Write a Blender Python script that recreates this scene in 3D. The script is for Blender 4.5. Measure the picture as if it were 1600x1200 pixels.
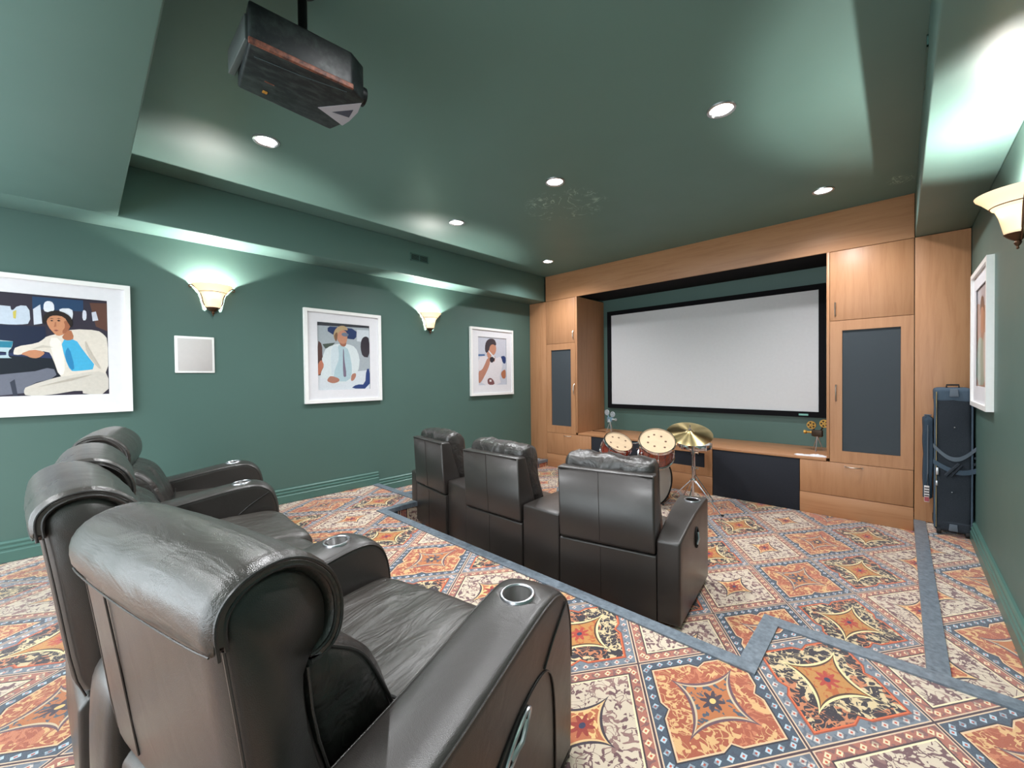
import bpy, bmesh, math, random
from math import sin, cos, pi, radians, sqrt
from mathutils import Vector, Matrix, noise

for o in list(bpy.data.objects):
    bpy.data.objects.remove(o)
SC = bpy.context.scene
C = SC.collection
random.seed(4)

# ------------------------------------------------------------------ camera
cd = bpy.data.cameras.new('camera')
cam = bpy.data.objects.new('camera', cd); C.objects.link(cam)
_yaw, _pit, _rol = radians(-43.551), radians(-0.893), radians(-0.681)
_f = Vector((sin(_yaw)*cos(_pit), cos(_yaw)*cos(_pit), sin(_pit)))
_r = Vector((cos(_yaw), -sin(_yaw), 0)); _u = _r.cross(_f)
_r2 = cos(_rol)*_r + sin(_rol)*_u; _u2 = -sin(_rol)*_r + cos(_rol)*_u
cam.matrix_world = Matrix(((_r2.x, _u2.x, -_f.x, 0), (_r2.y, _u2.y, -_f.y, 0), (_r2.z, _u2.z, -_f.z, 1.456), (0, 0, 0, 1)))
cd.sensor_fit = 'HORIZONTAL'; cd.sensor_width = 36; cd.lens = 639.06/1600*36
cd.clip_start = 0.02; cd.clip_end = 60
SC.camera = cam

# ------------------------------------------------------------------ world and exposure
w = bpy.data.worlds.new('world'); SC.world = w; w.use_nodes = True
w.node_tree.nodes['Background'].inputs[0].default_value = (0.86, 0.95, 1.0, 1)
w.node_tree.nodes['Background'].inputs[1].default_value = 3.6  # added fill: soft light enters where no rear wall is built
SC.view_settings.view_transform = 'Standard'
SC.view_settings.look = 'None'
SC.view_settings.gamma = 1
SC.view_settings.use_curve_mapping = False
SC.view_settings.exposure = 0.75

# light strengths (W)
P_DOWN = 58; P_SCONCE = 50; P_REAR = 60
SHADE_EMIT = 1.1
DOWN = [(-3.137, 0.898), (-0.93, 0.898), (-3.376, 2.743), (-2.098, 2.757), (-0.803, 2.742), (-0.505, 4.583), (-3.613, 4.564)]
REAR = [(-3.3, -1.4), (-2.05, -1.4), (-0.8, -1.4)]  # added downlights out of view, extra fill for the room
CZ = 3.09; SZ = 2.6875; PZ = 0.206; AZ = 0.106
XL = -4.556; XR = 0.4375; YC = 5.245

def light(name, kind, loc, power, col=(1, 1, 1), **kw):
    l = bpy.data.lights.new(name, kind); l.energy = power; l.color = col
    for k, v in kw.items(): setattr(l, k, v)
    o = bpy.data.objects.new(name, l); C.objects.link(o); o.location = loc
    return o
for (x, y) in DOWN:
    light('downlight_lamp', 'SPOT', (x, y, CZ-.02), P_DOWN*1.6, (.97, .98, 1), spot_size=radians(150), spot_blend=.9, shadow_soft_size=.045)
for (x, y) in REAR:
    light('added_rear_fill_lamp', 'SPOT', (x, y, CZ-.02), P_REAR*1.6, (.97, .98, 1), spot_size=radians(155), spot_blend=.9, shadow_soft_size=.06)

# ------------------------------------------------------------------ material helpers
def srgb(r, g, b):
    f = lambda c: (c/255/12.92) if c/255 <= .04045 else ((c/255+.055)/1.055)**2.4
    return (f(r), f(g), f(b), 1)

class NT:
    def __init__(s, name):
        s.mat = bpy.data.materials.new(name); s.mat.use_nodes = True
        s.t = s.mat.node_tree; s.b = s.t.nodes['Principled BSDF']; s.out = s.t.nodes['Material Output']
    def n(s, typ, **kw):
        nd = s.t.nodes.new(typ)
        for k, v in kw.items(): setattr(nd, k, v)
        return nd
    def put(s, sock, v):
        if isinstance(v, bpy.types.NodeSocket): s.t.links.new(v, sock)
        elif v is not None: sock.default_value = v
    def m(s, op, a, b=None, c=None, clamp=False):
        nd = s.n('ShaderNodeMath', operation=op, use_clamp=clamp)
        s.put(nd.inputs[0], a)
        if b is not None: s.put(nd.inputs[1], b)
        if c is not None: s.put(nd.inputs[2], c)
        return nd.outputs[0]
    def mix(s, f, a, b):
        nd = s.n('ShaderNodeMix', data_type='RGBA')
        s.put(nd.inputs[0], f); s.put(nd.inputs[6], a); s.put(nd.inputs[7], b)
        return nd.outputs[2]
    def coords(s):
        return s.n('ShaderNodeTexCoord').outputs['Object']
    def mapped(s, vec, scale=(1, 1, 1), rot=(0, 0, 0)):
        nd = s.n('ShaderNodeMapping'); s.put(nd.inputs[0], vec)
        nd.inputs['Scale'].default_value = scale; nd.inputs['Rotation'].default_value = rot
        return nd.outputs[0]
    def noise(s, vec, scale, detail=2, rough=.5, dist=0):
        nd = s.n('ShaderNodeTexNoise'); s.put(nd.inputs['Vector'], vec)
        nd.inputs['Scale'].default_value = scale; nd.inputs['Detail'].default_value = detail
        nd.inputs['Roughness'].default_value = rough; nd.inputs['Distortion'].default_value = dist
        return nd.outputs['Fac']
    def ramp(s, f, stops):
        nd = s.n('ShaderNodeValToRGB'); s.put(nd.inputs[0], f)
        e = nd.color_ramp.elements
        e[0].position, e[0].color = stops[0]; e[1].position, e[1].color = stops[1]
        for p, c in stops[2:]:
            k = e.new(p); k.color = c
        return nd.outputs[0]
    def bump(s, h, strength=.3, dist=.01, normal=None):
        nd = s.n('ShaderNodeBump'); nd.inputs['Strength'].default_value = strength
        nd.inputs['Distance'].default_value = dist; s.put(nd.inputs['Height'], h)
        if normal is not None: s.put(nd.inputs['Normal'], normal)
        s.t.links.new(nd.outputs[0], s.b.inputs['Normal']); return nd.outputs[0]
    def set(s, color=None, rough=None, metal=None, spec=None, **kw):
        if color is not None: s.put(s.b.inputs['Base Color'], color)
        if rough is not None: s.put(s.b.inputs['Roughness'], rough)
        if metal is not None: s.put(s.b.inputs['Metallic'], metal)
        if spec is not None: s.put(s.b.inputs['Specular IOR Level'], spec)
        for k, v in kw.items(): s.put(s.b.inputs[k.replace('_', ' ')], v)
        return s.mat

def simple(name, col, rough=.5, metal=0, spec=.5, nscale=30, namt=.08):
    t = NT(name)
    n = t.noise(t.coords(), nscale, 3)
    c2 = tuple(min(1, c*(1-namt)) for c in col[:3])+(1,)
    return t.set(t.mix(n, col, c2), rough, metal, spec)

def m_paint(name, col, rough=.42, bump=.06):
    t = NT(name); co = t.coords()
    n = t.noise(co, 2.2, 3)
    c = t.mix(n, col, tuple(c*.92 for c in col[:3])+(1,))
    if bump: t.bump(t.noise(co, 160, 2), bump, .002)
    r = t.m('ADD', t.m('MULTIPLY', n, .08), rough-.04)
    return t.set(c, r, 0, .5)
GREEN = srgb(76, 103, 96); GREEN_LIFTED = srgb(98, 128, 121)  # ceiling tint is the wall green lifted, brightness put into the colour
WALL = m_paint('green_wall_paint', GREEN, .48)
def m_ceiling():
    t = NT('green_paint_lifted_for_light'); co = t.coords()
    n = t.noise(co, 2.2, 3)
    base = t.mix(n, GREEN_LIFTED, tuple(c*.92 for c in GREEN_LIFTED[:3])+(1,))
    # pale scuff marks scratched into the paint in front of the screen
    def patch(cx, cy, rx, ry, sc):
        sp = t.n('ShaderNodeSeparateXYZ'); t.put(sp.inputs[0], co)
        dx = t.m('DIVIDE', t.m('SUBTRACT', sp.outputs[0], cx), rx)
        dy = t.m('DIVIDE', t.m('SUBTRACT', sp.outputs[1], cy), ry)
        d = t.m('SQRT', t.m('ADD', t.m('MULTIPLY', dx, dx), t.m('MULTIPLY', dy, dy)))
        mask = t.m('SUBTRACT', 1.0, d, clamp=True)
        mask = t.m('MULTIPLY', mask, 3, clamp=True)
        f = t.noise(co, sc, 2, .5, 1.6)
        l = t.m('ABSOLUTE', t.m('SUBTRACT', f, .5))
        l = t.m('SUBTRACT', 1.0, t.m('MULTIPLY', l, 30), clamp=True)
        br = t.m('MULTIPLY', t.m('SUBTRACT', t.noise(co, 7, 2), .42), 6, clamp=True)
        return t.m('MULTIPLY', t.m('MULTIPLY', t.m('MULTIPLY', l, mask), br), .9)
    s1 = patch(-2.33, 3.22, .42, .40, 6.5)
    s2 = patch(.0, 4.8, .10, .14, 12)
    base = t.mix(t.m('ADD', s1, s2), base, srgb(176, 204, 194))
    t.bump(t.noise(co, 160, 2), .06, .002)
    return t.set(base, t.m('ADD', t.m('MULTIPLY', n, .08), .42), 0, .3)
CEIL = m_ceiling()
TRIM = m_paint('green_trim_paint', srgb(74, 108, 100), .36, 0)

def m_wood(name, axis='z', dark=1.0):
    t = NT(name); co = t.coords()
    sc = {'z': (9, 9, .7), 'x': (.7, 9, 9)}[axis]
    v = t.mapped(co, sc)
    a = t.noise(v, 2.2, 6, .62, .5)
    v2 = t.mapped(co, tuple(c*3.5 for c in sc))
    b = t.noise(v2, 5, 4, .7)
    c0 = tuple(c*dark for c in srgb(178, 129, 92)[:3])+(1,); c1 = tuple(c*dark for c in srgb(164, 115, 79)[:3])+(1,)
    c2 = tuple(c*dark for c in srgb(184, 136, 98)[:3])+(1,)
    col = t.ramp(a, [(.3, c1), (.72, c2), (.5, c0)])
    col = t.mix(t.m('MULTIPLY', b, .3), col, c1)
    t.bump(b, .05, .002)
    return t.set(col, .42, 0, .4)
WOOD = m_wood('maple_veneer'); WOODX = m_wood('maple_veneer_lengthwise', 'x')

def m_leather(name, col, rough=.36, fold=.0, axis=(1, 1, 1)):
    t = NT(name); co = t.coords()
    n1 = t.noise(co, 5, 3)
    c = t.mix(n1, col, tuple(c*1.35 for c in col[:3])+(1,))
    vor = t.n('ShaderNodeTexVoronoi'); t.put(vor.inputs['Vector'], co); vor.inputs['Scale'].default_value = 520
    grain = vor.outputs['Distance']
    fo = t.noise(t.mapped(co, axis), 9, 3, .55, .6)
    h = t.m('ADD', t.m('MULTIPLY', grain, .012), t.m('MULTIPLY', fo, fold))
    t.bump(h, .55, .05)
    r = t.m('ADD', t.m('MULTIPLY', n1, .16), rough-.08)
    return t.set(c, r, 0, .5, Coat_Weight=.25, Coat_Roughness=.28)
LE_REAR = m_leather('brown_black_leather', srgb(47, 43, 41), .33, .10)
LE_SEAT = m_leather('creased_seat_leather', srgb(58, 54, 51), .33, .75, (1.6, .45, 1))
LE_ROLL = m_leather('stretched_headrest_leather', srgb(54, 50, 47), .30, .22, (.5, 2.2, 2.2))
LE_FRONT = m_leather('smooth_black_leather', srgb(42, 38, 36), .35, .06)
LE_CUSH = m_leather('wrinkled_cushion_leather', srgb(46, 42, 40), .30, .9, (1, 1, 1))
PIPE = m_leather('leather_piping', srgb(32, 29, 28), .4, 0)
BLACKIN = simple('black_recess', srgb(10, 10, 10), .8)
CHROME = simple('chrome', srgb(225, 225, 228), .12, 1.0)
SATIN = simple('satin_steel', srgb(200, 200, 205), .3, 1.0)
CUPIN = simple('cup_lining', srgb(150, 150, 150), .32, .9)
BRONZE = simple('aged_bronze', srgb(92, 66, 48), .4, .8)
BRASSH = simple('brushed_nickel_handle', srgb(215, 205, 195), .3, 1.0)
WHITEF = simple('white_picture_frame', srgb(240, 238, 236), .35)
MAT_W = simple('white_picture_mount', srgb(222, 220, 224), .7)
CREAMP = simple('speaker_grille_fabric', srgb(196, 190, 188), .7)
NOSE = None
def m_nosing():
    t = NT('blue_grey_stair_nosing'); co = t.coords()
    n = t.noise(t.mapped(co, (6, 6, 1)), 7, 4, .6)
    c = t.ramp(n, [(.3, srgb(86, 95, 104)), (.75, srgb(126, 136, 146))])
    t.bump(n, .1, .004)
    return t.set(c, .33, 0, .6)
NOSE = m_nosing()
def m_cloth(name, c1, c2, scale=700):
    t = NT(name); co = t.coords()
    w1 = t.noise(co, scale*.35, 2)
    t.bump(w1, .35, .002)
    return t.set(t.mix(w1, c1, c2), .9, 0, .2)
GRILLE = m_cloth('dark_blue_grey_speaker_cloth', srgb(56, 62, 67), srgb(74, 80, 85))
GRILLEB = m_cloth('black_speaker_cloth', srgb(36, 38, 44), srgb(48, 50, 57))
VELVET = m_cloth('black_velvet_screen_border', srgb(8, 8, 12), srgb(16, 16, 20))
SCREEN = simple('matt_white_screen', srgb(212, 212, 214), .85, 0, .1)
CASECL = m_cloth('blue_black_ballistic_nylon', srgb(34, 38, 44), srgb(56, 62, 70))
CASETOP = m_cloth('slate_blue_nylon', srgb(60, 74, 88), srgb(78, 92, 106))
STRAP = m_cloth('grey_webbing', srgb(84, 94, 104), srgb(104, 112, 122))
def m_shade():
    t = NT('lit_alabaster_glass')
    lw = t.n('ShaderNodeLayerWeight'); lw.inputs[0].default_value = .35
    c = t.mix(lw.outputs['Facing'], (1, .86, .62, 1), (.75, .42, .2, 1))
    t.set(srgb(120, 96, 66), .35, 0, .5, Emission_Color=c, Emission_Strength=SHADE_EMIT)
    tr = t.n('ShaderNodeBsdfTranslucent'); tr.inputs[0].default_value = (.16, .125, .08, 1)
    mx = t.n('ShaderNodeMixShader'); mx.inputs[0].default_value = .35
    t.t.links.new(t.b.outputs[0], mx.inputs[1]); t.t.links.new(tr.outputs[0], mx.inputs[2])
    t.t.links.new(mx.outputs[0], t.out.inputs[0])
    return t.mat
SHADE = m_shade()
def m_emit(name, col, s):
    t = NT(name); return t.set(col, .5, 0, .5, Emission_Color=col, Emission_Strength=s)
BULB = m_emit('glowing_downlight_lens', (1, .95, .88, 1), 14)
SBULB = m_emit('glowing_sconce_bulb', (1, .85, .6, 1), 10)

# ---- the patterned carpet: rhombic tiles in three colourways, each with a four-pointed star
def m_carpet(name, ox, oy):
    t = NT(name)
    co = t.coords()
    sp = t.n('ShaderNodeSeparateXYZ'); t.put(sp.inputs[0], co)
    warp = 0
    X = t.m('DIVIDE', t.m('SUBTRACT', sp.outputs[0], ox), .612)
    Y = t.m('DIVIDE', t.m('SUBTRACT', sp.outputs[1], oy), .866)
    i = t.m('ADD', X, Y); j = t.m('SUBTRACT', Y, X)
    ci = t.m('FLOOR', i); cj = t.m('FLOOR', j)
    s = t.m('SUBTRACT', t.m('SUBTRACT', i, ci), .5); q = t.m('SUBTRACT', t.m('SUBTRACT', j, cj), .5)
    typ = t.m('FLOORED_MODULO', t.m('ADD', t.m('SUBTRACT', ci, cj), .01), 3.0)
    isN = t.m('MULTIPLY', t.m('GREATER_THAN', typ, .9), t.m('LESS_THAN', typ, 1.9))
    isW = t.m('GREATER_THAN', typ, 1.9)
    a = t.m('ABSOLUTE', s); b = t.m('ABSOLUTE', q)
    mx = t.m('MAXIMUM', a, b); mn = t.m('MINIMUM', a, b)
    notch = t.m('SUBTRACT', 1.0, t.m('DIVIDE', mn, .07), clamp=True)
    d = t.m('ADD', mx, t.m('MULTIPLY', notch, t.m('MULTIPLY', t.m('SUBTRACT', 1.0, isW), .045)))
    def sel(o, n, w): return t.mix(isW, t.mix(isN, o, n), w)
    # floral field: thin contour vines with leaf blobs hanging on them
    f1 = t.noise(co, 11, 1, .5, .9); f2 = t.noise(t.mapped(co, (1, 1, 1), (0, 0, .7)), 34, 1, .5, .8)
    lf = t.m('ABSOLUTE', t.m('SUBTRACT', f1, .5))
    lf2 = t.m('ABSOLUTE', t.m('SUBTRACT', t.noise(t.mapped(co, (1, 1, 1), (0, 0, 2.1)), 13, 1, .5, .9), .47))
    vine = t.m('MAXIMUM', t.m('LESS_THAN', lf, .011), t.m('LESS_THAN', lf2, .011))
    near = t.m('MAXIMUM', t.m('LESS_THAN', lf, .10), t.m('LESS_THAN', lf2, .10))
    leaf = t.m('MULTIPLY', t.m('GREATER_THAN', f2, .55), near)
    leafmask = t.m('MAXIMUM', vine, leaf)
    hue = t.noise(co, 9, 1)
    fl = t.m('GREATER_THAN', hue, .56)
    ground = sel(srgb(162, 86, 66), srgb(38, 41, 54), srgb(208, 192, 172))
    leafA = sel(srgb(212, 170, 120), srgb(210, 188, 148), srgb(108, 80, 86))
    leafB = sel(srgb(192, 120, 90), srgb(190, 122, 88), srgb(140, 108, 106))
    field = t.mix(leafmask, ground, t.mix(fl, leafA, leafB))
    # star medallion
    A = t.m('ABSOLUTE', t.m('ADD', s, q)); B = t.m('ABSOLUTE', t.m('SUBTRACT', s, q))
    Q = t.m('ADD', t.m('ADD', t.m('POWER', A, .62), t.m('POWER', B, .62)), t.m('MULTIPLY', isW, .09))
    starO = t.m('LESS_THAN', Q, .70); starI = t.m('LESS_THAN', Q, .645); starC = t.m('LESS_THAN', Q, .60)
    R = t.m('SQRT', t.m('ADD', t.m('MULTIPLY', A, A), t.m('MULTIPLY', B, B)))
    ang = t.m('ARCTAN2', t.m('ADD', s, q), t.m('SUBTRACT', s, q))
    pet = t.m('MULTIPLY', t.m('COSINE', t.m('MULTIPLY', ang, 8.0)), .035)
    flower = t.m('LESS_THAN', t.m('ADD', R, pet), .105)
    core = t.m('LESS_THAN', R, .035)
    field = t.mix(starO, field, sel(srgb(98, 74, 86), srgb(236, 214, 160), srgb(60, 56, 68)))
    field = t.mix(starI, field, sel(srgb(200, 180, 150), srgb(70, 46, 40), srgb(226, 190, 140)))
    field = t.mix(starC, field, sel(srgb(180, 110, 68), srgb(184, 130, 72), srgb(182, 106, 76)))
    field = t.mix(t.m('MULTIPLY', starC, leaf), field, sel(srgb(70, 84, 100), srgb(176, 92, 50), srgb(232, 190, 130)))
    field = t.mix(flower, field, sel(srgb(60, 56, 70), srgb(170, 60, 52), srgb(150, 60, 56)))
    field = t.mix(core, field, sel(srgb(232, 190, 120), srgb(40, 50, 80), srgb(50, 60, 90)))
    # border bands
    band = t.m('GREATER_THAN', d, .385)
    l1 = t.m('MULTIPLY', band, t.m('LESS_THAN', d, .398))
    bandc = sel(srgb(64, 82, 98), srgb(112, 124, 136), srgb(166, 106, 94))
    per = t.m('FRACT', t.m('MULTIPLY', mn, 11.0))
    blob = t.m('LESS_THAN', t.m('ADD', t.m('ABSOLUTE', t.m('MULTIPLY', t.m('SUBTRACT', per, .5), .09)), t.m('ABSOLUTE', t.m('SUBTRACT', mx, .445))), .028)
    blobc = t.m('LESS_THAN', t.m('ADD', t.m('ABSOLUTE', t.m('MULTIPLY', t.m('SUBTRACT', per, .5), .09)), t.m('ABSOLUTE', t.m('SUBTRACT', mx, .445))), .011)
    dotc = sel(srgb(176, 196, 208), srgb(206, 196, 190), srgb(232, 206, 170))
    bd = t.mix(blob, bandc, dotc)
    bd = t.mix(blobc, bd, srgb(190, 84, 62))
    bd = t.mix(t.m('MULTIPLY', t.m('GREATER_THAN', f2, .56), .5), bd, srgb(60, 66, 84))
    l2 = t.m('GREATER_THAN', mx, .482); l3 = t.m('GREATER_THAN', mx, .492)
    lineA = sel(srgb(222, 186, 150), srgb(212, 102, 64), srgb(236, 218, 180))
    inner = t.m('MULTIPLY', t.m('GREATER_THAN', d, .398), t.m('LESS_THAN', d, .41))
    col = t.mix(band, field, bd)
    col = t.mix(l1, col, lineA)
    col = t.mix(t.m('MULTIPLY', inner, 1.0), col, sel(srgb(38, 44, 58), srgb(150, 74, 56), srgb(60, 50, 60)))
    col = t.mix(l2, col, srgb(214, 186, 160)); col = t.mix(l3, col, srgb(66, 54, 66))
    pile = t.noise(co, 420, 2)
    col = t.mix(t.m('MULTIPLY', pile, .22), col, tuple(v*.55 for v in srgb(190, 160, 140)[:3])+(1,))
    t.bump(pile, .5, .004)
    t.set(col, .95, 0, .15, Sheen_Weight=.55, Sheen_Roughness=.35, Sheen_Tint=(1, .93, .92, 1))
    return t.mat
CARPET = m_carpet('patterned_carpet', -.522, 3.068)
CARPETP = m_carpet('patterned_carpet_on_platform', -.522, 3.068-.12)
CARPETA = m_carpet('patterned_carpet_on_aisle', -.47, 3.13)

# ------------------------------------------------------------------ mesh helpers
class MB:
    def __init__(s): s.v = []; s.f = []; s.mi = []; s.cur = 0
    def add(s, vs, fs):
        k = len(s.v); s.v += [Vector(v) for v in vs]
        for f in fs: s.f.append([k+i for i in f]); s.mi.append(s.cur)
        return s
    def box(s, x0, x1, y0, y1, z0, z1):
        vs = [(x, y, z) for z in (z0, z1) for y in (y0, y1) for x in (x0, x1)]
        return s.add(vs, [(0, 2, 3, 1), (4, 5, 7, 6), (0, 1, 5, 4), (2, 6, 7, 3), (0, 4, 6, 2), (1, 3, 7, 5)])
    def prism(s, poly, lo, hi, axis='z'):
        n = len(poly); f = {'z': lambda a, b, c: (a, b, c), 'x': lambda a, b, c: (c, a, b), 'y': lambda a, b, c: (a, c, b)}[axis]
        vs = [f(a, b, lo) for a, b in poly]+[f(a, b, hi) for a, b in poly]
        fs = [tuple(range(n))[::-1], tuple(range(n, 2*n))]+[(i, (i+1) % n, n+(i+1) % n, n+i) for i in range(n)]
        return s.add(vs, fs)
    def loft(s, rings, cap=True, closed=False):
        n = len(rings[0]); vs = [p for r in rings for p in r]; fs = []
        R = len(rings)
        for k in range(R if closed else R-1):
            k2 = (k+1) % R
            for i in range(n):
                j = (i+1) % n
                fs.append((k*n+i, k*n+j, k2*n+j, k2*n+i))
        if cap and not closed:
            fs.append(tuple(range(n))[::-1]); fs.append(tuple(range((R-1)*n, R*n)))
        return s.add(vs, fs)
    def tube(s, pts, r, seg=8, closed=False, radii=None):
        pts = [Vector(p) for p in pts]; rings = []; n = len(pts); up = None
        for i, p in enumerate(pts):
            a = pts[(i-1) % n] if (closed or i > 0) else pts[i]; b = pts[(i+1) % n] if (closed or i < n-1) else pts[i]
            t = (b-a).normalized()
            if up is None:
                up = Vector((0, 0, 1)) if abs(t.z) < .9 else Vector((1, 0, 0))
            u = (up-up.dot(t)*t)
            if u.length < 1e-6: u = t.orthogonal()
            u.normalize(); v = t.cross(u); up = u
            rr = radii[i] if radii else r
            rings.append([p+rr*(cos(2*pi*k/seg)*u+sin(2*pi*k/seg)*v) for k in range(seg)])
        return s.loft(rings, True, closed)
    def lathe(s, prof, c=(0, 0, 0), seg=32, axis=None, a0=0, a1=2*pi, cap=False):
        c = Vector(c); M = Matrix.Identity(3)
        if axis is not None: M = Vector((0, 0, 1)).rotation_difference(Vector(axis)).to_matrix()
        full = abs(a1-a0-2*pi) < 1e-6; rings = []
        N = seg if full else seg+1
        for k in range(N):
            a = a0+(a1-a0)*k/seg
            rings.append([c+M @ Vector((r*cos(a), r*sin(a), z)) for r, z in prof])
        n = len(prof); vs = [p for r in rings for p in r]; fs = []
        for k in range(N if full else N-1):
            k2 = (k+1) % N
            for i in range(n-1): fs.append((k*n+i, k2*n+i, k2*n+i+1, k*n+i+1))
        return s.add(vs, fs)
    def sphere(s, c, r, seg=12, sc=(1, 1, 1)):
        c = Vector(c); rings = []
        vs = []; fs = []; m = seg//2
        for i in range(m+1):
            th = pi*i/m
            for k in range(seg):
                ph = 2*pi*k/seg; vs.append(c+Vector((r*sc[0]*sin(th)*cos(ph), r*sc[1]*sin(th)*sin(ph), r*sc[2]*cos(th))))
        for i in range(m):
            for k in range(seg): fs.append((i*seg+k, (i+1)*seg+k, (i+1)*seg+(k+1) % seg, i*seg+(k+1) % seg))
        return s.add(vs, fs)
    def build(s, name, mats, parent=None, smooth=False, bevel=0, bseg=3, sub=0, merge=True, loc=None, angle=35):
        me = bpy.data.meshes.new(name); me.from_pydata([tuple(v) for v in s.v], [], s.f)
        if not isinstance(mats, (list, tuple)): mats = [mats]
        for m in mats: me.materials.append(m)
        for p, k in zip(me.polygons, s.mi): p.material_index = k
        bm = bmesh.new(); bm.from_mesh(me)
        if merge: bmesh.ops.remove_doubles(bm, verts=bm.verts, dist=1e-5)
        bmesh.ops.recalc_face_normals(bm, faces=bm.faces)
        bm.to_mesh(me); bm.free()
        o = bpy.data.objects.new(name, me); C.objects.link(o)
        if parent is not None: o.parent = parent
        if loc is not None: o.location = loc
        if smooth or bevel:
            for p in me.polygons: p.use_smooth = True
        if bevel:
            md = o.modifiers.new('bevel', 'BEVEL'); md.width = bevel; md.segments = bseg; md.limit_method = 'ANGLE'; md.angle_limit = radians(32); md.harden_normals = False
        if sub:
            md = o.modifiers.new('subsurf', 'SUBSURF'); md.levels = sub; md.render_levels = sub
        if (smooth or bevel) and not sub:
            try: me.set_sharp_from_angle(angle=radians(angle))
            except Exception: pass
            if bevel: 
                for a in list(me.attributes):
                    if a.name == 'sharp_edge': me.attributes.remove(a)
        return o

def thing(name, label, cat, loc=(0, 0, 0), rotz=0, group=None):
    o = bpy.data.objects.new(name, None); C.objects.link(o); o.empty_display_size = .1
    o.location = loc; o.rotation_euler = (0, 0, rotz); o['label'] = label; o['category'] = cat
    if group: o['group'] = group
    return o
def tag(o, label, cat, group=None):
    o['label'] = label; o['category'] = cat
    if group: o['group'] = group
    return o
def struct(o): o['kind'] = 'structure'; return o
def circ(r, n=24, c=(0, 0)): return [(c[0]+r*cos(2*pi*k/n), c[1]+r*sin(2*pi*k/n)) for k in range(n)]
def boolcut(o, cutters):
    for c in cutters:
        md = o.modifiers.new('cut', 'BOOLEAN'); md.operation = 'DIFFERENCE'; md.object = c; md.solver = 'EXACT'; md.use_self = True
    bpy.context.view_layer.update()
    dg = bpy.context.evaluated_depsgraph_get()
    me = bpy.data.meshes.new_from_object(o.evaluated_get(dg))
    o.modifiers.clear(); o.data = me
    for c in cutters: bpy.data.objects.remove(c)

# ------------------------------------------------------------------ the room
YR = -2.6; YW = 6.03
struct(MB().box(XL-.1, XR+.1, YR-.1, YW+.15, -.12, 0).build('floor', CARPET))
XJL, XJR, YP, YE = -3.556, -.50, 1.97, 2.413
poly = [(XL, YR), (XR, YR), (XR, YE), (XJR, YE), (XJR, YP), (XJL, YP), (XJL, YE), (XL, YE)]
struct(MB().prism(poly, 0, PZ-.004).build('floor_platform', CARPETP))
struct(MB().box(XL, -4.206, YE, YC, 0, AZ-.004).build('floor_aisle_left', CARPETA))
struct(MB().box(.10, XR, YE, YC, 0, AZ-.004).build('floor_aisle_right', CARPETA))
def nosing(path, wid, z, name):
    """strip that lies on the tread and turns down over the riser; path = outer edge, tread lies to the right of travel"""
    n = len(path); inn = []; dirs = [(Vector(path[i+1])-Vector(path[i])).normalized() for i in range(n-1)]
    def off(dd):
        out = []
        for i in range(n):
            d0 = dirs[max(0, i-1)]; d1 = dirs[min(n-2, i)]
            n0 = Vector((d0.y, -d0.x)); n1 = Vector((d1.y, -d1.x))
            m = n0+n1
            if m.length < 1e-6: m = n0
            k = dd/(m.normalized().dot(n0)); out.append(Vector(path[i])+m.normalized()*k)
        return out
    o0 = off(-.012); o1 = off(0.0); i1 = off(wid)
    mb = MB()
    for i in range(n-1):
        def q(a, b, c, d): mb.add([a, b, c, d], [(0, 1, 2, 3)])
        t = z+.006
        A, B = o0[i], o0[i+1]; Cc, D = i1[i+1], i1[i]
        q((A.x, A.y, t), (B.x, B.y, t), (Cc.x, Cc.y, t-.002), (D.x, D.y, t-.002))
        q((A.x, A.y, t), (B.x, B.y, t), (B.x, B.y, t-.042), (A.x, A.y, t-.042))
        E, F = o1[i], o1[i+1]
        q((A.x, A.y, t-.042), (B.x, B.y, t-.042), (F.x, F.y, t-.042), (E.x, E.y, t-.042))
        q((D.x, D.y, t-.002), (Cc.x, Cc.y, t-.002), (Cc.x, Cc.y, z-.006), (D.x, D.y, z-.006))
    return struct(mb.build(name, NOSE))
nosing([(XL, YE), (XJL, YE), (XJL, YP), (XJR, YP), (XJR, YE), (XR, YE)], .062, PZ, 'trim_1')
nosing([(-4.206, YC-.002), (-4.206, YE+.014)], .062, AZ, 'trim_2')
nosing([(.10, YE+.014), (.10, YC-.002)], .066, AZ, 'trim_3')

struct(MB().box(XL-.12, XL, YR-.1, YW+.15, 0, 3.3).build('wall_left', WALL))
struct(MB().box(XR, XR+.12, YR-.1, YW+.15, 0, 3.3).build('wall_right', WALL))
struct(MB().box(XL, XR, YW, YW+.12, 0, 3.3).build('wall_screen', WALL))
struct(MB().box(XL-.12, XR+.12, YR-.12, YW+.15, CZ, CZ+.15).build('ceiling', CEIL))
XS0, XS1 = -4.2206, .0925
struct(MB().box(XL, XS0, YR, YC, SZ, CZ).build('ceiling_soffit_left', CEIL, bevel=.008, bseg=2))
struct(MB().box(XS1, XR, YR, YC, SZ, CZ).build('ceiling_soffit_right', CEIL, bevel=.008, bseg=2))
struct(MB().box(XS0, XS1, -.36, .21, SZ, CZ).build('ceiling_beam_rear', CEIL, bevel=.008, bseg=2))

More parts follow.
